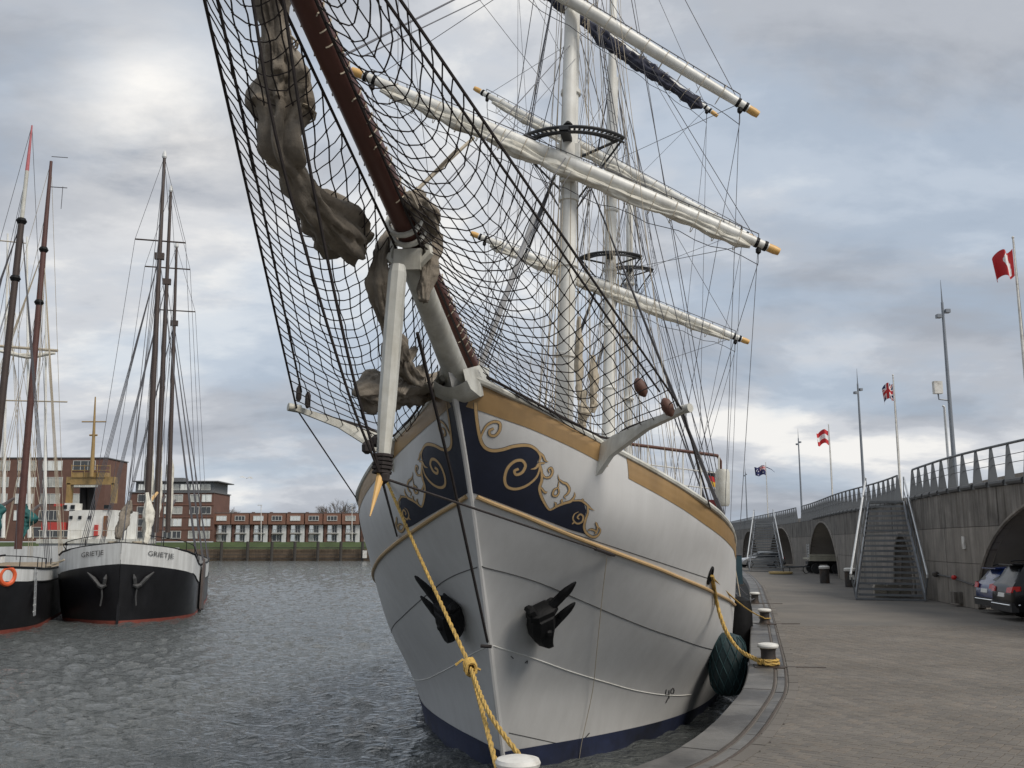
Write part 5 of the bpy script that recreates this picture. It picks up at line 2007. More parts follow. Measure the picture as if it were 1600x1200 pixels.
def barge(name, label, stem_xy, ang, beam, length, zr_bow, zr_mid, bul, full=2.6):
    """bluff-bowed hull; local x aft, y to starboard-of-view, z up from the water"""
    e = empty(name, (stem_xy[0], stem_xy[1], WZ), math.pi / 2 - ang)
    tag(e, label, 'sailing ship')
    # rotation puts local +x along the aft direction
    xs = [0, 0.05, 0.2, 0.5, 0.9, 1.4, 2.0, 2.8, 3.8, 5, 7, 9, 12, 16, 20, length - 3, length - 1, length]

    def hb(x, z):
        f = 0.55 + 0.45 * min(1, max(0, z / 2.4))
        t = min(1, x / (full / f * 1.25))
        b = beam * (1 - (1 - t) ** 2.2) ** 0.8
        if x > length - 5:
            b *= math.sqrt(max(0.02, 1 - ((x - length + 5) / 5) ** 2 * 0.75))
        return max(b, 0.01)

    def zr(x):
        return zr_mid + (zr_bow - zr_mid) * max(0, 1 - x / 9.0) ** 1.7 + 0.5 * max(0, (x - length + 6) / 6) ** 2

    def sheet(za, zb, off, n=8):
        out = []
        for sd_ in (1, -1):
            rows = []
            for x in xs:
                r = []
                for j in range(n + 1):
                    z = za(x) + (zb(x) - za(x)) * j / n
                    rk = -0.25 * max(0, z) / 2.5 * max(0, 1 - x / 3)
                    r.append((x + rk - off * max(0, 1 - x / 1.0), sd_ * (hb(x, z) + off), z))
                rows.append(r)
            out.append(rows)
        return out
    mb = MB()
    for rows in sheet(lambda x: -0.8, lambda x: zr(x) - bul, 0):
        mb.grid(rows)
    mb.build('hull', 'hullblack', e, smooth=True)
    mb = MB()
    for rows in sheet(lambda x: zr(x) - bul, lambda x: zr(x), 0.0, 3):
        mb.grid(rows)
    mb.build('bulwark', 'bulwark', e, smooth=True)
    mb = MB()
    for rows in sheet(lambda x: -0.1, lambda x: 0.16, 0.015, 1):
        mb.grid(rows)
    mb.build('boot_line', 'redboot', e, smooth=True)
    for sd_ in (1, -1):
        MB().tube([(x - 0.25 * max(0, 1 - x / 3), sd_ * hb(x, 3), zr(x)) for x in xs], 0.06, 6).build('cap_rail', 'black', e, smooth=True)
        MB().tube([(x - 0.2 * max(0, 1 - x / 3), sd_ * (hb(x, 2) + .02), zr(x) - bul) for x in xs], 0.045, 6).build('rubbing_strake', 'black', e, smooth=True)
        ra = [x for x in xs if 0.4 < x < 9]
        MB().tube([(x + .15, sd_ * (hb(x, 3) - .1), zr(x) + 0.5) for x in ra], 0.022, 5).build('guard_rail', 'black', e)
        for x in (0.9, 2.0, 3.8, 5.4, 7, 9):
            MB().tube([(x + .15, sd_ * (hb(x, 3) - .1), zr(x)), (x + .15, sd_ * (hb(x, 3) - .1), zr(x) + 0.5)], 0.022, 5).build('stanchion', 'black', e)
    MB().grid([[(x, sd_ * (hb(x, 2.5) - 0.05), zr(x) - bul * .8) for sd_ in (1, -1)] for x in xs]).build('deck', 'deck', e)
    MB().box((0.0, 0, 1.0), (0.09, 0.06, 1.4)).build('stem_post', 'hullblack', e)
    return e, hb, zr


M['anchorgrey'] = mat('worn_grey_anchor', (0.05, 0.05, 0.05), 0.6, var=0.3, scale=8)
GA = R(-15)
gs = onz(183, 975, WZ)
gr, ghb, gzr = barge('sailing_barge', 'black-hulled three-masted barge named GRIETJE with a white bulwark', (gs.x, gs.y), GA, 3.45, 30, 4.05, 2.75, 1.05)


def gloc(e, P):
    return e.matrix_basis.inverted() @ Vector(P)


bpy.context.view_layer.update()
# name lettering on both bows
def letters(txt, par, hb, zr, sd_, x0, x1, z0, hgt):
    cu = bpy.data.curves.new('lettering', 'FONT')
    cu.body = txt
    cu.size = 1.0
    cu.resolution_u = 2
    tmp = bpy.data.objects.new('lettering', cu)
    COL.objects.link(tmp)
    dg = bpy.context.evaluated_depsgraph_get()
    me = bpy.data.meshes.new_from_object(tmp.evaluated_get(dg))
    bpy.data.objects.remove(tmp)
    xs = [v.co.x for v in me.vertices]
    ys = [v.co.y for v in me.vertices]
    bm = bmesh.new()
    bm.from_mesh(me)
    bmesh.ops.subdivide_edges(bm, edges=[e_ for e_ in bm.edges if e_.calc_length() > 0.25], cuts=2)
    xt = np.linspace(0.02, 4, 400)
    for v in bm.verts:
        t = (v.co.x - min(xs)) / (max(xs) - min(xs))
        w = (v.co.y - min(ys)) / (max(ys) - min(ys))
        bb = x0 + (x1 - x0) * t
        x = float(np.interp(bb, [hb(q, 3.3) for q in xt], xt))
        z = zr(max(x, 0)) - z0 + hgt * (w - 1)
        x = float(np.interp(bb, [hb(q, z) for q in xt], xt))
        rk = -0.25 * max(0, z) / 2.5 * max(0, 1 - x / 3)
        v.co = Vector((x + rk - 0.03, sd_ * (bb + 0.02), z))
    bm.to_mesh(me)
    bm.free()
    me.materials.clear()
    me.materials.append(M['seam'])
    o = bpy.data.objects.new('name_lettering', me)
    COL.objects.link(o)
    o.parent = par
    return o


# local +y is which side?  aft = +x, so +y lies to the left of aft seen from above
letters('GRIETJE', gr, ghb, gzr, -1, 1.25, 2.45, 0.28, 0.33)
letters('GRIETJE', gr, ghb, gzr, 1, 2.0, 0.85, 0.28, 0.33)
for sd_ in (1, -1):
    c = Vector((-0.02, sd_ * 0.85, 1.85))
    an = MB().tube([c + Vector((0, -0.2, 0.1)), c, c + Vector((0, 0.2, 0.1))], [0.09, 0.14, 0.09], 8).build('anchor', 'anchorgrey', gr, smooth=True)
    MB().tube([c + Vector((0, sd_ * .1, 0.05)), c + Vector((0.1, sd_ * 0.42, 0.42)), c + Vector((0.2, sd_ * 0.75, 0.72))], [0.09, 0.11, 0.03], 6).build('fluke', 'anchorgrey', an)
    MB().tube([c + Vector((0, -sd_ * .1, 0.05)), c + Vector((-0.1, -sd_ * 0.15, 0.42)), c + Vector((-0.1, -sd_ * 0.2, 0.62))], [0.08, 0.10, 0.03], 6).build('fluke', 'anchorgrey', an)
    MB().tube([c, c + Vector((0, -sd_ * .05, -0.5)), c + Vector((-0.02, 0, -0.95))], 0.04, 5).build('chain', 'anchorgrey', an)
# deck furniture
MB().tube([(1.5, -0.9, 3.75), (1.5, 0.9, 3.75)], 0.26, 12).build('windlass', 'black', gr, smooth=True)
for k, (x, y, z, a_, b_, c_, m_) in enumerate(((1.9, 1.2, 3.6, .2, .2, .25, 'bolwhite'), (2.4, -1.6, 3.5, .3, .2, .25, 'mastbrown'), (3.0, 1.9, 3.3, .35, .25, .22, 'canvas'), (6.2, 1.6, 3.2, .5, .4, .4, 'tarp'), (8.0, -1.2, 3.2, .4, .5, .5, 'canvas'))):
    MB().box((x, y, z), (a_, b_, c_), taper=0.85).build('deck_gear', m_, gr)
for y in (-0.6, 0.6):
    MB().tube([(1.0 + 0.22 * math.cos(t), y + 0.22 * math.sin(t), 4.05 + 0.004 * t) for t in np.linspace(0, 18, 50)], 0.035, 5).build('rope_coil', 'hemp', gr)
MB().box((4.2, 0, 3.15), (1.4, 1.5, 0.45)).build('fore_hatch', 'bulwark', gr)
MB().box((13, 0, 3.0), (3.2, 1.7, 0.75)).build('deck_house', 'bulwark', gr)
MB().box((7.2, -2.6, 3.2), (0.5, 0.3, 0.35)).build('deck_locker', 'mastbrown', gr)
for sd_ in (1, -1):
    x = 9.5
    m_ = MB().prism([(x - 1.6, 0, 0.2), (x + 1.5, 0, 0.0), (x + 1.8, 0, 2.6), (x + 0.4, 0, 3.1), (x - 1.0, 0, 2.2)], (0, 0.12, 0)).build('leeboard', 'mastbrown', gr)
    m_.location = (0, sd_ * 3.62 - .06, 0)

GM = [((228, 832), (257, 245), 57.5, 0.19), ((243, 832), (267, 298), 64.5, 0.19), ((262, 832), (276, 385), 72, 0.18)]
masts = []


def ship_mast(par, base, tip_, r, mt, name='mast', frac=None):
    a, b = gloc(par, base), gloc(par, tip_)
    o = MB().tube([a, a.lerp(b, .5), b], [r, r * 0.85, r * 0.5], 12).build(name, mt, par, smooth=True)
    return o, a, b


sp = random.Random(77)
for i, (b_, t_, Yd, r) in enumerate(GM):
    base, tip_ = at(*b_, Yd), at(*t_, Yd + 0.6)
    o, a, b = ship_mast(gr, base, tip_, r, 'mastbrown')
    masts.append((a, b))
    hh = a.lerp(b, 0.72)
    MB().box(hh, (0.16, 0.28, 0.2)).build('hounds', 'mastbrown', o)
    MB().tube([hh + Vector((0, -1.5, 1.0)), hh + Vector((0, 1.5, 1.0))], 0.05, 6).build('crosstree', 'mastbrown', o)
    MB().lathe(b, [(0.12, -0.1), (0.16, 0.0), (0.12, 0.25), (0.05, 0.4)], 8).build('truck', 'bulwark', o)
    mb = MB()
    for sd_ in (1, -1):
        for k in range(4):
            mb.tube([Vector((a.x - 0.6 + 0.7 * k, sd_ * 3.3, 2.9)), hh], 0.018, 4)
        mb.tube([Vector((a.x + 2.2, sd_ * 3.3, 2.9)), hh + Vector((0, sd_ * 1.5, 1.0)), b], 0.014, 4)
    for k in range(5):
        mb.tube([Vector((a.x + sp.uniform(-1, 1), sp.uniform(-1, 1), 3.2)), a.lerp(b, sp.uniform(0.6, 0.97))], 0.013, 4)
    kind(mb.build('rigging', 'wire', o), 'stuff')
    # gaffs with bundled sails against the mast
    bnd = bundle([a + Vector((0.45, 0, 1.0)), a + Vector((0.5, 0.05, 2.5)), a.lerp(b, .22) + Vector((0.35, 0, 0)), a.lerp(b, .29) + Vector((0.2, 0, 0))], [0.15, 0.24, 0.2, 0.06], 30 + i, amp=0.35, n=12, rings=40)
    bnd.build('furled_sail', 'sail', gr, smooth=True, sharp=180)
    MB().tube([a + Vector((0.2, 0, 1.7)), a + Vector((5.4, 0, 2.6))], [0.13, 0.09], 8).build('boom', 'yellow_wood' if i == 0 else 'mastbrown', gr)
mb = MB()
for (x0, z0, k, t) in ((0.2, 4.2, 0, 0.98), (-0.1, 4.2, 0, 0.72), (1.0, 3.6, 0, 0.85)):
    mb.tube([Vector((x0, 0, z0)), masts[0][0].lerp(masts[0][1], t)], 0.018, 4)
for k in (0, 1):
    mb.tube([masts[k][1], masts[k + 1][0].lerp(masts[k + 1][1], .9)], 0.014, 4)
    mb.tube([masts[k][0].lerp(masts[k][1], .72), masts[k + 1][0].lerp(masts[k + 1][1], .4)], 0.014, 4)
kind(mb.build('stays', 'wire', gr), 'stuff')
bundle([Vector((0.6, 0.3, 4.3)), Vector((1.6, 0.2, 5.3)), Vector((2.2, 0, 6.3))], [0.15, 0.34, 0.1], 41, amp=0.4, n=12, rings=36).build('furled_jib', 'canvas', gr, smooth=True, sharp=180)
bundle([Vector((2.2, -0.9, 4.0)), Vector((2.9, -0.9, 5.3)), Vector((3.3, -0.7, 6.8))], [0.15, 0.28, 0.08], 42, amp=0.4, n=12, rings=36).build('furled_jib', 'sail', gr, smooth=True, sharp=180)
strand([sag(gr.matrix_basis @ Vector((1.2, 2.9, 3.2)), gr.matrix_basis @ Vector((3.2, 7.5, 2.6)), 0.4, 10)], 0.06, name='mooring_rope', label='thick pale rope between the two moored black barges', m_='hemp')

# neighbouring ship cut by the picture's edge
ls = onz(-105, 1000, WZ)
lf, lhb, lzr = barge('sailing_barge', 'black and white barge with an orange lifebuoy and red-brown masts beside GRIETJE', (ls.x, ls.y), R(-19), 3.4, 28, 3.05, 2.75, 0.62, 3.0)
bpy.context.view_layer.update()
for i, (b_, t_, Yd, mt, r) in enumerate((((-22, 855), (50, 196), 49, 'mastbrown', 0.2), ((28, 858), (80, 252), 55, 'mastred', 0.21))):
    base, tip_ = at(*b_, Yd), at(*t_, Yd)
    a, b = gloc(lf, base), gloc(lf, tip_)
    if i == 0:
        o = MB().tube([a, a.lerp(b, .76)], [r, r * .8], 12).build('mast', mt, lf, smooth=True)
        MB().tube([a.lerp(b, .755), a.lerp(b, .885)], [0.11, 0.1], 10).build('top_mast', 'offwhite', o, smooth=True)
        MB().tube([a.lerp(b, .885), b], [0.1, 0.04], 10).build('top_mast_tip', 'pink', o, smooth=True)
    else:
        o = MB().tube([a, a.lerp(b, .75), b], [r, r * .75, r * .4], 12).build('mast', mt, lf, smooth=True)
        MB().tube([b + Vector((0, 0, 0.3)), b + Vector((0, -0.9, 0.35))], 0.025, 5).build('wind_vane', 'wire', o)
        q = a.lerp(b, .93)
        MB().tube([q, q + Vector((0, -1.0, 0.05))], 0.03, 5).build('aerial_arm', 'wire', o)
        MB().tube([q + Vector((0, -.75, 0.1)), q + Vector((0, -.75, -1.3))], 0.02, 5).build('aerial_rod', 'wire', o)
    for t in (0.62, 0.76):
        MB().lathe(a.lerp(b, t), [(0.2, -0.15), (0.28, 0), (0.2, 0.15)], 10).build('mast_collar', 'black', o)
    mb = MB()
    for sd_ in (1, -1):
        for k in range(4):
            mb.tube([Vector((a.x - 0.6 + 0.7 * k, sd_ * 3.3, 3.0)), a.lerp(b, 0.76)], 0.017, 4)
        mb.tube([Vector((a.x + 2.2, sd_ * 3.3, 3.0)), b], 0.013, 4)
    for k in range(6):
        mb.tube([Vector((a.x + sp.uniform(-1, 1.5), sp.uniform(-2, 2), 3.2)), a.lerp(b, sp.uniform(0.6, 0.97))], 0.013, 4)
    kind(mb.build('rigging', 'hemp' if i else 'wire', o), 'stuff')
    bundle([a + Vector((0.4, 0.0, 0.6)), a + Vector((0.6, -.2, 1.7)), a + Vector((0.4, 0, 2.6))], [0.2, 0.45, 0.1], 51 + i, amp=0.35, n=12, rings=30).build('furled_sail', 'tarp', lf, smooth=True, sharp=180)
    MB().tube([a + Vector((0.2, 0, 1.7)), a + Vector((6, -0.2, 2.7))], [0.12, 0.08], 8).build('boom', 'mastbrown', lf)
best = None
for sd_ in (-1, 1):
    for xq in np.linspace(0.3, 9, 200):
        w_ = lf.matrix_basis @ Vector((xq, sd_ * (lhb(xq, 2) + .12), lzr(xq) - 0.35))
        dd = w_ - CAM
        f_ = dd.y * math.cos(TILT) + dd.z * math.sin(TILT)
        e_ = abs(800 + FPX * dd.x / f_ - 10)
        if best is None or e_ < best[0]:
            best = (e_, xq, sd_)
bx_, bs_ = best[1], best[2]
buoy_c = Vector((bx_, bs_ * (lhb(bx_, 2) + 0.14), lzr(bx_) - 0.4))
tg = (Vector((bx_ + .3, bs_ * lhb(bx_ + .3, 2), 0)) - Vector((bx_ - .3, bs_ * lhb(bx_ - .3, 2), 0))).normalized()
MB().tube([buoy_c + (tg * math.cos(a) + Vector((0, 0, 1)) * math.sin(a)) * 0.36 for a in np.linspace(0, 2 * math.pi, 25)], 0.11, 8, caps=False).build('lifebuoy', 'orange', lf, smooth=True)
# boarding ladder
x = buoy_c.x + 1.5
for dx in (0, 0.45):
    MB().tube([(x + dx, -lhb(x, 2) - 0.12, 2.9), (x + dx + .1, -lhb(x, 2) - 0.2, 0.7)], 0.03, 5).build('ladder_rail', 'bright', lf)
for k in range(7):
    z = 0.9 + 0.3 * k
    MB().tube([(x, -lhb(x, 2) - 0.16, z), (x + 0.5, -lhb(x, 2) - 0.16, z)], 0.022, 5).build('ladder_rung', 'bright', lf)

# white-masted yacht behind, seen through the rigging
e = empty('moored_yacht', onz(20, 900, WZ) + Vector((0, 12, 0)))
tag(e, 'white-masted sailing ship partly hidden behind the red-brown masts', 'sailing ship')
for (x0, y0, x1, y1) in ((5, 840, 12, 365), (46, 840, 42, 370), (70, 840, 72, 470)):
    MB().tube([at(x0, y0, 74) - e.location, at(x1, y1, 74) - e.location], [0.14, 0.07], 8).build('mast', 'white', e, smooth=True)
for (x0, y0, x1, y1, r) in ((-10, 540, 90, 548, 0.12), (-20, 625, 105, 628, 0.06), (-10, 375, 40, 380, 0.05)):
    MB().tube([at(x0, y0, 73.5) - e.location, at(x1, y1, 73.5) - e.location], r, 6).build('yard', 'hemp', e)
bundle([at(0, 548, 73.4) - e.location, at(40, 556, 73.4) - e.location, at(86, 552, 73.4) - e.location], [0.1, 0.22, 0.1], 61, amp=.3, n=10, rings=30).build('furled_sail', 'sail', e, smooth=True, sharp=180)
mb = MB()
for k in range(16):
    xx = sp.uniform(-20, 100)
    mb.tube([at(xx, 842, 74) - e.location, at(sp.choice((11, 42, 71)), sp.uniform(380, 560), 74) - e.location], 0.02, 4)
kind(mb.build('rigging', 'hemp', e), 'stuff')
hb0 = at(40, 860, 74) - e.location
MB().prism([hb0 + Vector((-6, -1.5, -2.6)), hb0 + Vector((5, -1.5, -2.6)), hb0 + Vector((6, -1.5, 0.4)), hb0 + Vector((-6, -1.5, 0.2))], (0, 4, 0)).build('hull', 'bulwark', e)

# ------------------------------------------------------------------ harbour tug with yellow gantry
Yt = 95
tc_ = at(125, 850, Yt)
tug = empty('harbour_tug', (tc_.x, Yt, WZ))
tag(tug, 'white harbour workboat with a yellow gantry, mast and twin black funnels', 'boat')
M['yellow'] = mat('yellow_crane_paint', (0.33, 0.22, 0.085), 0.5, var=0.12, scale=2, streak=0.3)
M['redbox'] = mat('red_paint', (0.42, 0.05, 0.04), 0.5)
M['door'] = mat('varnished_door', (0.22, 0.09, 0.03), 0.5)


def tp(x, y, d=0.0):
    return at(x, y, Yt + d) - tug.location


def tbox(x0, y0, x1, y1, d0, d1, name, mt, par=None):
    a, b = tp(x0, y1, d0), tp(x1, y0, d0)
    return MB().box(((a.x + b.x) / 2, (d0 + d1) / 2, (a.z + b.z) / 2), ((b.x - a.x) / 2, (d1 - d0) / 2, (b.z - a.z) / 2)).build(name, mt, par or tug)


tbox(58, 848, 190, 884, -1, 7, 'hull', 'bulwark')
tbox(56, 842, 192, 849, -1.3, 7.3, 'deck_edge', 'offwhite')
ho = tbox(105, 797, 180, 842, 0, 6, 'superstructure', 'white')
tbox(100, 786, 118, 798, 0, 4, 'bridge_wing', 'white')
tbox(160, 806, 168, 838, -0.12, 0.05, 'door', 'door', ho)
tbox(146, 820, 152, 838, -0.3, 0.05, 'fire_locker', 'redbox', ho)
tbox(64, 816, 100, 828, -0.3, 1.5, 'inflatable_boat', 'redbox')
tbox(84, 787, 95, 791, -0.2, 1.0, 'rescue_canopy', 'redbox')
for (x0, x1) in ((98, 104), (162, 172), (110, 116)):
    tbox(x0, 789, x1, 795, -0.15, 0.1, 'porthole_window', 'glass_dark', ho)
for x0 in (122, 137, 108):
    tbox(x0, 806, x0 + 5, 811, -0.1, 0.1, 'porthole_window', 'glass_dark', ho)
for x in (131, 142):
    a, b = tp(x, 798, 2), tp(x, 762, 2)
    MB().tube([a, b], [0.42, 0.38], 14).build('funnel', 'black', tug, smooth=True)
for x in (106, 176):
    tbox(x - 4, 755, x + 4, 786, 0.5, 1.3, 'gantry_leg', 'yellow')
tbox(103, 745, 179, 757, 0.5, 1.3, 'gantry_beam', 'yellow')
tbox(112, 738, 165, 746, 0.4, 1.4, 'gantry_platform', 'yellow')
MB().tube([tp(143, 745), tp(146, 690), tp(149, 620)], [0.22, 0.16, 0.06], 10).build('signal_mast', 'yellow', tug, smooth=True)
MB().tube([tp(128, 659), tp(166, 659)], 0.07, 6).build('mast_spreader', 'yellow', tug)
MB().tube([tp(140, 680), tp(152, 680)], 0.1, 6).build('mast_step', 'yellow', tug)
for y in (728, 735):
    MB().tube([tp(112, y, .3), tp(172, y, .3)], 0.04, 5).build('gantry_rail', 'yellow', tug)
for x in (112, 132, 152, 172):
    MB().tube([tp(x, 726, .3), tp(x, 746, .3)], 0.04, 5).build('rail_post', 'yellow', tug)
for x in range(62, 190, 16):
    MB().tube([tp(x, 828, -.8), tp(x, 843, -.8)], 0.03, 4).build('stanchion', 'offwhite', tug)
MB().tube([tp(60, 829, -.8), tp(190, 829, -.8)], 0.03, 4).build('guard_rail', 'offwhite', tug)
MB().lathe(tp(99, 853, -1.15), [(0.4, -0.05), (0.4, 0.05), (0.25, 0.06)], 14, m=Matrix.Rotation(R(90), 3, 'X')).build('hawse_hole', 'black', tug)

# ------------------------------------------------------------------ far shore
YF = 236
M['grass'] = mat('grass_bank', (0.045, 0.065, 0.022), 0.95, var=0.25, scale=0.3, bump=0.4, bscale=3)
M['piling'] = mat('rusty_sheet_piling', (0.17, 0.125, 0.085), 0.85, var=0.2, scale=0.6, streak=0.5)
M['pile'] = mat('dark_timber_pile', (0.05, 0.045, 0.04), 0.9, var=0.2)
M['brick'] = mat('red_brown_brick', (0.19, 0.098, 0.068), 0.9, var=0.14, scale=0.5, bump=0.2, bscale=6)
M['brick2'] = mat('dark_red_brick', (0.135, 0.072, 0.055), 0.9, var=0.14, scale=0.5, bump=0.2, bscale=6)
M['pane'] = mat('reflecting_window', (0.80, 0.80, 0.74), 0.12, metal=0.85, var=0.12, scale=0.35)
M['pane_d'] = mat('dark_window', (0.05, 0.055, 0.06), 0.1, var=0.1)
M['frame'] = mat('pale_window_frame', (0.55, 0.55, 0.52), 0.6)
M['roofgrey'] = mat('grey_roof', (0.13, 0.135, 0.14), 0.7)
zq = onz(450, 875, WZ)
za = at(450, 858, YF).z
zb = at(450, 847, YF + 3).z
mb = MB()
X0, X1 = -170, 60
kind(MB().add([(X0, YF, WZ - 1), (X1, YF, WZ - 1), (X1, YF, za), (X0, YF, za)], [(0, 1, 2, 3)]).build('far_quay', 'piling'), 'structure')
kind(MB().grid([[(x, YF, za), (x, YF + 0.3, za + 0.02), (x, YF + 3, zb), (x, YF + 60, zb + .02), (x, YF + 700, zb + .02)] for x in (X0 - 600, -50, X1 + 600)]).build('grass_bank', 'grass'), 'structure')
# mooring piles with walings
for i, px in enumerate((345, 386, 424, 460, 496, 532, 566)):
    a = at(px, 878, YF - 1.2)
    o = MB().tube([(0, 0, -1.5), (0, 0, 4.6)], 0.36, 10).build('mooring_pile', 'pile')
    o.location = (a.x, a.y, WZ)
    tag(o, ['dark mooring pile on the far quay, nearest to GRIETJE', 'dark mooring pile on the far quay, second from GRIETJE', 'dark mooring pile on the far quay under the street lamp', 'dark mooring pile on the far quay, fourth from GRIETJE', 'dark mooring pile on the far quay, third from the small white board', 'dark mooring pile on the far quay, second from the small white board', 'dark mooring pile on the far quay right beside the small white board'][i], 'pile', 'piles along the far quay')
wl_ = empty('timber_waling', (at(450, 870, YF - .6).x, YF - .6, WZ))
tag(wl_, 'horizontal dark timber walings running between the far mooring piles', 'fender beam')
for y in (856, 867, 873):
    a, b = at(315, y, YF - .6), at(600, y, YF - .6)
    MB().box(((a.x + b.x) / 2 - wl_.location.x, 0, a.z - WZ), ((b.x - a.x) / 2, 0.12, 0.1)).build('beam', 'pile', wl_)
o = MB().box((0, 0, 0), (0.5, 0.1, 0.9)).build('mooring_sign', 'bolwhite')
o.location = at(570, 866, YF - 2)
tag(o, 'small white board on the far quay close to the white ship bow', 'sign')
# street lamps on the far shore
for px, y0 in ((408, 790), (550, 788)):
    a, b = at(px, 845, YF + 4), at(px, y0, YF + 4)
    e = empty('street_lamp', a)
    tag(e, 'slim pale street lamp before the third terrace house' if px < 450 else 'slim pale street lamp before the terrace house next to the ship bow', 'street lamp', 'lamps on the far shore')
    MB().tube([(0, 0, 0), b - a], [0.12, 0.08], 8).build('post', 'bolwhite', e)
    MB().box((b - a) + Vector((-.3, 0, 0.1)), (0.55, 0.15, 0.08)).build('lamp_head', 'bolwhite', e)


WR = random.Random(15)
M['pane_m'] = mat('curtained_window', (0.42, 0.42, 0.38), 0.2, metal=0.4, var=0.25, scale=0.5)


def window(par, x, z, w, h, y=0.0, pane='pane', mull=1):
    if pane == 'pane':
        pane = WR.choice(('pane', 'pane', 'pane', 'pane_m', 'pane_m', 'pane_d'))
    
    f = MB()
    for (cx_, cz_, hx, hz) in ((x, z - h / 2, w / 2 + .06, .06), (x, z + h / 2, w / 2 + .06, .06), (x - w / 2, z, .06, h / 2 - .061), (x + w / 2, z, .06, h / 2 - .061)):
        f.box((cx_, y - 0.05, cz_), (hx, 0.09, hz))
    for k in range(mull):
        f.box((x - w / 2 + w * (k + 1) / (mull + 1), y - 0.06, z), (0.045, 0.06, h / 2 - .07))
    fo = f.build('window', 'frame', par)
    kind(fo, 'stuff') if False else None
    MB().add([(x - w / 2, y - 0.02, z - h / 2), (x + w / 2, y - 0.02, z - h / 2), (x + w / 2, y - 0.02, z + h / 2), (x - w / 2, y - 0.02, z + h / 2)], [(0, 1, 2, 3)]).build('pane', pane, fo)
    return fo


# terrace houses
def house(seed):
    r = random.Random(seed)
    e = empty('terrace_house')
    W = 4.72
    MB().box((0, 4.6, 3.6), (W / 2 - 0.01, 4.0, 3.6)).build('wall', 'brick', e)
    up = MB().box((-0.1, 0.1, 5.95), (W / 2 - 0.12, 0.9, 1.42)).build('upper_bay', 'brick', e)
    MB().box((-0.1, 0.1, 7.42), (W / 2 - 0.06, 0.96, 0.06)).build('coping', 'roofgrey', up)
    window(e, -0.1, 6.05, 2.5, 1.15, y=-0.8, pane='pane' if seed != 5 else 'pane_d', mull=2)
    MB().box((-1.9, 0.35, 2.25), (0.28, 0.3, 2.25)).build('pier', 'brick2', e)
    for z, h in ((3.35, 1.9), (1.1, 1.7)):
        window(e, -0.9, z, 1.1, h, y=0.58, mull=0)
        window(e, 0.35, z, 1.2, h, y=0.58, pane='pane_d', mull=1)
    MB().box((1.65, 0.3, 2.2), (0.55, 0.32, 2.2)).build('white_bay', 'bulwark', e)
    MB().box((0.1, -0.1, 2.25), (1.5, 0.5, 0.06)).build('balcony_slab', 'frame', e)
    for k in range(7):
        MB().box((-1.3 + 0.45 * k, -0.55, 2.75), (0.02, 0.02, 0.45)).build('balcony_baluster', 'roofgrey', e)
    MB().box((0.1, -0.55, 3.2), (1.5, 0.03, 0.03)).build('balcony_rail', 'roofgrey', e)
    MB().box((1.6, 5.5, 7.45), (0.35, 0.4, 0.4)).build('chimney', 'brick2', e)
    return e


hx = at(332, 845, YF + 14)
places = ['terrace house joined to the brick apartment block', 'terrace house next but one to the apartment block', 'terrace house third along from the brick apartment block, by a street lamp', 'fourth terrace house from the brick apartment block',
          'fifth terrace house from the brick apartment block', 'terrace house whose upper window is dark', 'seventh terrace house from the brick apartment block', 'terrace house beside the white ship, behind a street lamp', 'terrace house mostly hidden behind the white ship bow']
for i in range(9):
    h = house(i)
    h.location = (hx.x + 2.4 + 4.74 * i, YF + 14, zb)
    tag(h, 'red-brown brick ' + places[i], 'house', 'terrace houses on the far shore')


def block(name, label, px0, px1, py0, Yd, depth, floors, wins, mt='brick2', base_py=846):
    a, b = at(px0, base_py, Yd), at(px1, base_py, Yd)
    z1 = at((px0 + px1) / 2, py0, Yd).z
    W = b.x - a.x
    H = z1 - a.z
    e = empty(name, ((a.x + b.x) / 2, Yd, a.z))
    tag(e, label, 'building')
    MB().box((0, depth / 2, H / 2), (W / 2, depth / 2, H / 2)).build('wall', mt, e)
    MB().box((0, depth / 2, H + 0.12), (W / 2 + 0.25, depth / 2 + .25, 0.12)).build('roof', 'roofgrey', e)
    fh = H / floors
    for f in range(floors):
        for (fx0, fx1, dark, m_) in wins(f):
            window(e, -W / 2 + W * (fx0 + fx1) / 2, fh * (f + 0.55), W * (fx1 - fx0), fh * 0.58, pane='pane_d' if dark else 'pane', mull=m_)
    return e, W, H, fh


def wins_a(f):
    if f == 3:
        return [(0.03, 0.14, 0, 2), (0.18, 0.30, 0, 2), (0.36, 0.50, 0, 2), (0.55, 0.69, 0, 3), (0.77, 0.95, 0, 3)]
    return [(0.03, 0.13, 0, 2), (0.17, 0.30, 0, 2), (0.36, 0.49, 0, 3), (0.54, 0.68, f == 1, 3), (0.76, 0.92, 0, 2)]


block('apartment_block', 'long dark red brick apartment block with wide bright windows behind the workboat', -60, 158, 716, YF + 20, 14, 5, lambda f: wins_a(f) if f else [(0.1, 0.3, 1, 2), (0.5, 0.8, 1, 3)])


def wins_b(f):
    if f == 4:
        return []
    return [(0.10, 0.20, 1, 0), (0.23, 0.33, 0, 0), (0.42, 0.52, f == 0, 1), (0.53, 0.63, f == 0, 1), (0.72, 0.83, 0, 1), (0.86, 0.97, 0, 1)]


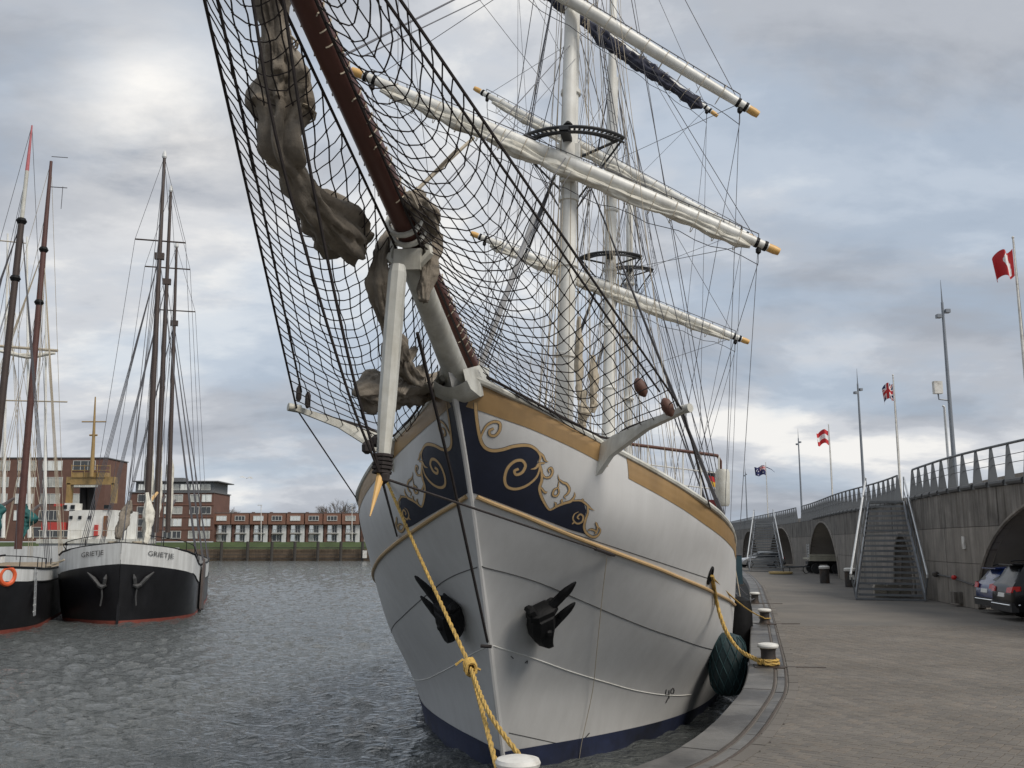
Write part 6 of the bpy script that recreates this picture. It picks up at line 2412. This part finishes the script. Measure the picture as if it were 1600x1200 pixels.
e, W, H, fh = block('apartment_block', 'dark red brick apartment block with a set-back glazed top floor next to the terrace', 198, 331, 770, YF + 12, 14, 4, wins_b)
MB().box((0.3, 7, H + 1.5), (W / 2 - 0.8, 6.2, 1.3)).build('penthouse', 'roofgrey', e)
for k in range(7):
    window(e, -W / 2 + 3 + k * 2.7, H + 1.5, 2.4, 1.5, y=0.78, mull=1, pane='pane' if k != 1 else 'pane_d')
MB().box((0.8, 6.8, H + 2.95), (W / 2 + 0.2, 7.2, 0.12)).build('penthouse_roof', 'roofgrey', e)
MB().box((-1, 7, H + 3.6), (2.0, 2, 0.6)).build('lift_house', 'roofgrey', e)
for f in range(1, 4):
    MB().box((0, -0.05, fh * f), (W / 2 + .05, 0.08, 0.1)).build('floor_band', 'brick', e)

# bare trees behind the houses
M['twig'] = mat('bare_twigs', (0.10, 0.075, 0.055), 0.9)
def bare_tree(px, py, Yd, hgt, label, seed):
    a = at(px, py, Yd)
    e = empty('bare_tree', (a.x, Yd, zb))
    tag(e, label, 'tree', 'bare trees behind the houses')
    r = random.Random(seed)
    Hh = a.z - zb
    MB().tube([(0, 0, 0), (0.1, 0, Hh * 0.35)], [0.3, 0.2], 8).build('trunk', 'twig', e)
    mb = MB()

    def grow(p, d, ln, rad, lev):
        q = p + d * ln
        mb.tube([p, q], [rad, rad * 0.6], 4, caps=False)
        if lev == 0:
            return
        for k in range(3 if lev > 1 else 4):
            nd = (d + Vector((r.gauss(0, .42), r.gauss(0, .42), r.gauss(0.12, .2)))).normalized()
            grow(p.lerp(q, r.uniform(0.5, 1)), nd, ln * r.uniform(0.6, 0.8), rad * 0.55, lev - 1)
    for k in range(6):
        grow(Vector((0.1, 0, Hh * 0.3)), Vector((r.gauss(0, .45), r.gauss(0, .45), 1)).normalized(), Hh * 0.27, 0.13, 4)
    kind(mb.build('crown', 'twig', e, fixn=False), 'stuff')


for i, (px, py, lb) in enumerate(((352, 793, 'bare tree showing over the roofs beside the apartment block'), (366, 796, 'smaller bare tree showing over the first terrace roofs'),
                                  (516, 784, 'bushy bare tree over the terrace roofs, farther from the ship bow'), (530, 780, 'tallest bare tree over the terrace roofs'), (545, 782, 'bare tree over the terrace roofs next to the ship bow'))):
    bare_tree(px, py - 4, YF + 55, 9, lb, 80 + i)
# gull
g = at(385, 747, 120)
o = MB().add([(0, 0, 0), (0.08, 0.3, 0), (-0.55, 0.1, 0.28), (-0.95, 0.0, 0.12), (0.5, 0.1, 0.22), (0.9, 0.0, -0.1), (0, -0.3, 0.02), (0, 0, -0.12)], [(0, 1, 2), (2, 3, 0), (0, 4, 1), (4, 5, 0), (0, 6, 7), (1, 0, 7)]).build('gull', 'bulwark')
o.location = g
tag(o, 'small gull flying over the far terrace roofs', 'bird')
